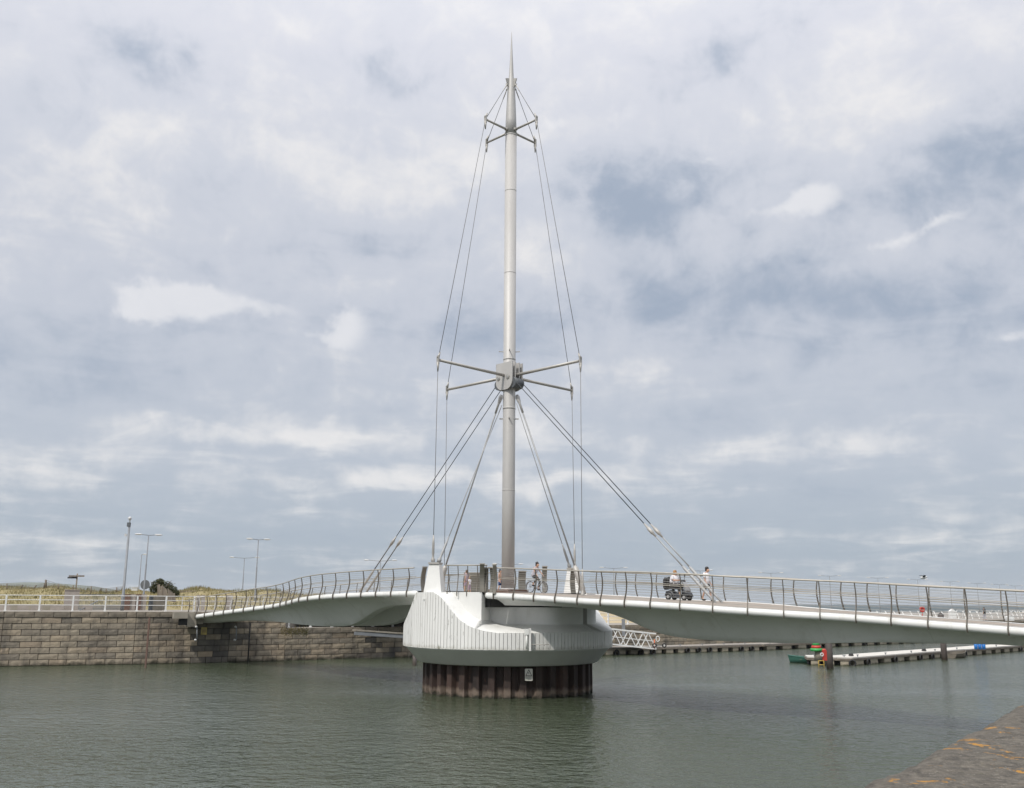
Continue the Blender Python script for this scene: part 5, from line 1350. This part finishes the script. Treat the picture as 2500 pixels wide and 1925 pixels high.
rk = MB(); rk.tube([V(-.28, .05, .70), V(-.75, .05, .72)], .008, 5); rk.tube([V(-.28, -.05, .70), V(-.75, -.05, .72)], .008, 5); rk.tube([RW + V(0, .06, 0), V(-.62, .06, .72)], .008, 5); rk.tube([RW + V(0, -.06, 0), V(-.62, -.06, .72)], .008, 5); part('carrier', rk, m_greyd, bk)
ck = MB(); ck.tube([BB + V(0, -.06, 0), BB + V(0, -.045, 0)], .09, 14); ck.bar(BB + V(0, .08, 0), BB + V(.12, .08, -.12), .02, .025); ck.bar(BB + V(0, -.08, 0), BB + V(-.12, -.08, .12), .02, .025); part('crank', ck, m_black, bk)
for a in (V(.12, .14, -.12), V(-.12, -.14, .12)): mb = MB(); mb.box(BB + a, (.09, .1, .025)); part('pedal', mb, m_black, bk)
J = dict(pelvis=V(-.27, 0, 1.02), spine=V(-.22, 0, 1.20), chest=V(-.12, 0, 1.40), neck=V(-.05, 0, 1.53), head=V(.0, 0, 1.66), face=V(.97, 0, -.24).normalized(), curl=V(0, 0, -.9),
         shl=V(-.09, .18, 1.45), shr=V(-.09, -.18, 1.45), ell=V(.02, .24, 1.24), elr=V(.02, -.24, 1.24), wrl=V(.17, .26, 1.10), wrr=V(.17, -.26, 1.10),
         hpl=V(-.22, .09, .99), hpr=V(-.22, -.09, .99), knl=V(.15, .10, .68), knr=V(.12, -.10, .86), anl=V(-.02, .12, .27), anr=V(-.24, -.12, .50))
rd_ = person('cyclist in grey top and black trousers with dark hair tied up, riding the pale bicycle', pb_, dang, J, .84, (m_tee2, 'top'), (m_blackc, 'trousers'), (m_hairb, .03), .45, 1.75, bun=True)
rd_.rotation_euler[1] = bk.rotation_euler[1]

# ------------------------------------------------------------------ mobility scooter + rider
ps_ = deck_pt(1660, -.55); p1 = deck_pt(1673, -.55); slope = (p1.z - ps_.z) / (p1 - ps_).length
ms = thing('mobility_scooter', 'black and silver mobility scooter with large front cowl on the right deck', 'mobility scooter', ps_, dang, world=False); ms.rotation_euler[1] = -math.atan(slope); ms.scale = (.86,) * 3
for c in (V(-.45, .27, .17), V(-.45, -.27, .17), V(.52, .24, .17), V(.52, -.24, .17)):
    circ = lambda R_, c=c: [c + V(R_ * math.cos(a), 0, R_ * math.sin(a)) for a in np.linspace(0, 2 * math.pi, 21)[:-1]]
    m1 = MB(); m1.tube(circ(.125), .05, 8, closed=True); w_ = part('wheel', m1, m_black, ms)
    m2 = MB(); m2.tube([c + V(0, -.055, 0), c + V(0, .055, 0)], .075, 14); m2.tube(circ(.075), .02, 5, closed=True); sub('rim', m2, m_silver, w_)


def rbox(mb, secs):
    """loft of rounded rectangles along x: (x, half width, z0, z1)"""
    rings = []
    for x, hw_, z0, z1 in secs:
        r = min(hw_, (z1 - z0) / 2) * .5; ring = []
        for cx, cz, a0 in ((hw_ - r, z1 - r, 0), (-hw_ + r, z1 - r, 90), (-hw_ + r, z0 + r, 180), (hw_ - r, z0 + r, 270)):
            for k in range(4): a = math.radians(a0 + 30 * k); ring.append(V(x, cx + r * math.cos(a), cz + r * math.sin(a)))
        rings.append(ring)
    mb.loft(rings, True, True, True); return mb


mb = MB(); rbox(mb, [(-.70, .20, .22, .34), (-.62, .27, .18, .46), (-.40, .27, .20, .52), (-.18, .25, .12, .40), (-.10, .26, .11, .19), (.30, .26, .11, .19), (.36, .24, .13, .30)]); part('chassis', mb, m_plas, ms)
mb = MB(); rbox(mb, [(.30, .16, .2, .45), (.38, .24, .22, .52), (.55, .27, .26, .50), (.70, .24, .24, .40), (.80, .14, .22, .32)]); part('front_cowl', mb, m_plas, ms)
for y in (-1, 1):
    mb = MB(); mb.loft([[V(.52 + .2 * math.cos(a), y * w_, .17 + .2 * math.sin(a)) for w_ in (.17, .32)] for a in np.linspace(.2, 2.9, 9)], True); part('front_fender', mb, m_plas, ms)
    mb = MB(); mb.loft([[V(-.45 + .2 * math.cos(a), y * w_, .17 + .2 * math.sin(a)) for w_ in (.2, .34)] for a in np.linspace(.2, 2.9, 9)], True); part('rear_fender', mb, m_silver, ms)
mb = MB(); mb.tube([V(.50, 0, .42), V(.26, 0, .98)], [.055, .04], 10); part('tiller', mb, m_plas, ms)
mb = MB(); rbox(mb, [(.20, .10, .94, 1.0), (.26, .15, .92, 1.06), (.36, .13, .90, 1.03)]); mb.tube([V(.12, .28, 1.0), V(.22, .24, 1.01), V(.26, 0, 1.0), V(.22, -.24, 1.01), V(.12, -.28, 1.0)], .018, 6); part('handlebar', mb, m_plas, ms)
mb = MB(); mb.loft([[V(.34, y, .98) for y in (-.2, 0, .2)], [V(.47, y * 1.1, .85) for y in (-.2, 0, .2)], [V(.62, y * 1.15, .52) for y in (-.2, 0, .2)], [V(.60, y * 1.1, .45) for y in (-.2, 0, .2)], [V(.44, y, .78) for y in (-.2, 0, .2)], [V(.33, y, .92) for y in (-.2, 0, .2)]], True); part('front_shield', mb, m_silver, ms)
mb = MB(); mb.tube([V(.24, .18, 1.0), V(.22, .24, 1.22)], .012, 6); mb.ell(V(.22, .25, 1.27), (.02, .05, .07)); part('mirror', mb, m_black, ms)
mb = MB(); rbox(mb, [(-.52, .20, .56, .66), (-.30, .25, .55, .68), (-.05, .23, .56, .67)]); mb.tube([V(-.32, 0, .45), V(-.32, 0, .58)], .07, 10); part('seat', mb, m_black, ms)
mb = MB(); rbox(mb, [(-.62, .18, .62, 1.16), (-.56, .22, .60, 1.20), (-.50, .20, .62, 1.15)]); part('seat_back', mb, m_black, ms)
for y in (-1, 1): mb = MB(); mb.bar(V(-.5, y * .31, .86), V(-.15, y * .31, .88), .07, .06); mb.tube([V(-.5, y * .31, .86), V(-.52, y * .28, .66)], .018, 6); part('armrest', mb, m_black, ms)
mb = MB(); rbox(mb, [(-.88, .15, .60, 1.08), (-.80, .20, .52, 1.16), (-.68, .19, .54, 1.12)]); bg_ = tag(part('bag', mb, m_blackc, ms), None)
J = dict(pelvis=V(-.32, 0, .76), spine=V(-.28, 0, .96), chest=V(-.27, 0, 1.14), neck=V(-.24, 0, 1.27), head=V(-.19, 0, 1.40), curl=V(0, 0, -.8),
         shl=V(-.26, .22, 1.19), shr=V(-.26, -.22, 1.19), ell=V(-.10, .29, 1.02), elr=V(-.10, -.29, 1.02), wrl=V(.10, .27, 1.03), wrr=V(.10, -.27, 1.03),
         hpl=V(-.24, .12, .74), hpr=V(-.24, -.12, .74), knl=V(.16, .14, .66), knr=V(.16, -.14, .66), anl=V(.20, .13, .27), anr=V(.20, -.13, .27))
rd_ = person('seated scooter rider with ginger hair, white t-shirt and black trousers', ps_, dang, J, .86, (m_tee, 'tshirt'), (m_blackc, 'trousers'), (m_hairg, .02), .75, 1.7, fat=1.32, round_=True)
rd_.rotation_euler[1] = ms.rotation_euler[1]

# ------------------------------------------------------------------ foreground parapet at the lower right and the quay the camera stands on
def lichen(N, L, col, vec):
    def noise(scale, det, st, d=0.):
        mp = N.new('ShaderNodeMapping'); L.new(vec, mp.inputs[0]); mp.inputs['Scale'].default_value = st
        n = N.new('ShaderNodeTexNoise'); L.new(mp.outputs[0], n.inputs['Vector']); n.inputs['Scale'].default_value = scale; n.inputs['Detail'].default_value = det; n.inputs['Roughness'].default_value = .7; n.inputs['Distortion'].default_value = d; return n.outputs['Fac']

    def mix(f, lo, hi, c, amt=1.):
        nonlocal col
        mr = N.new('ShaderNodeMapRange'); L.new(f, mr.inputs[0]); mr.inputs[1].default_value, mr.inputs[2].default_value, mr.inputs[4].default_value = lo, hi, amt
        mx = N.new('ShaderNodeMix'); mx.data_type = 'RGBA'; L.new(mr.outputs[0], mx.inputs[0]); L.new(col, mx.inputs[6]); mx.inputs[7].default_value = (*c, 1); col = mx.outputs[2]
    mix(noise(38, 4, (1, 1, 1)), .56, .66, (.24, .22, .185), .6); mix(noise(60, 3, (1, 1, 1)), .60, .68, (.035, .033, .028), .8)
    mix(noise(24, 5, (1, 1, 1), .5), .60, .68, (.11, .105, .06), .7); mix(noise(4.0, 7, (1, .7, 1), .3), .578, .625, (.38, .185, .022), .9); mix(noise(75, 2, (1, 1, 1)), .73, .76, (.5, .48, .44), .8)
    return col


m_par = M('lichened_granite', (.128, .112, .090), (.048, .042, .034), 11, .92, 0, pos=True, bump=1., bscale=55, detail=8, contrast=(.35, .65), extra=lichen, bdist=.012)
E0, E1 = Vector((-.19, 2.37, 0)), Vector((8.52, 14.68, 0)); dP = (E1 - E0); LP = dP.length; dP.normalize(); nP = Vector((dP.y, -dP.x, 0))
pp = MB(); rings = []; NU = 420
from mathutils import noise as mnoise
for i in range(NU):
    s = i / (NU - 1) * LP; c = E0 + dP * s; wob = .055 * mnoise.noise(Vector((s * 1.3, 0, 3))) + .03 * mnoise.noise(Vector((s * 4.5, 1, 3))); ring = []
    for a, z in [(-.02, -3.2), (-.01, 2.0), (0, 3.0), (0, 3.36), (.012, 3.44), (.035, 3.49), (.08, 3.525), (.14, 3.54)] + [(x, 3.55) for x in np.linspace(.2, 1.05, 26)] + [(1.10, 3.5), (1.12, 3.35), (1.12, 2.7)]:
        q = c + nP * (a + wob * (1 if a < .5 else 1 - (a - .5))) ; nz = mnoise.noise(Vector((q.x * 9, q.y * 9, z * 4))) * .008 + mnoise.noise(Vector((q.x * 2.2, q.y * 2.2, z))) * .014 + mnoise.noise(Vector((q.x * 28, q.y * 28, z))) * .004
        ring.append(Vector((q.x, q.y, z + (nz if z > 3.3 else 0))))
    rings.append(ring)
pp.loft(rings, True); tag(part('stone_parapet', pp, m_par), 'rough grey stone parapet with orange lichen in the near right corner', 'parapet')
gq = MB(); q0, q1 = E0 + nP * .4 - dP * 14, E1 + nP * .4 + dP * 20; gq.prism([(q0.x, q0.y), (q1.x, q1.y), (q1.x + 40, q1.y - 30), (30, -60), (-40, -60), (q0.x, q0.y - 1)][::-1], -3, 2.75); tag(part('near_quay', gq, m_paving), kind='structure')

# ------------------------------------------------------------------ sea air: one even box of haze round everything
hz = MB(); hz.box((0, 5900, 60), (23000, 12600, 128)); mh = bpy.data.materials.new('sea_haze'); mh.use_nodes = True; N, L = mh.node_tree.nodes, mh.node_tree.links
N.remove(N['Principled BSDF']); pv = N.new('ShaderNodeVolumePrincipled'); pv.inputs['Color'].default_value = (.86, .90, .95, 1); pv.inputs['Density'].default_value = .00006; L.new(pv.outputs[0], N['Material Output'].inputs['Volume'])
tag(part('haze', hz, mh), kind='stuff')
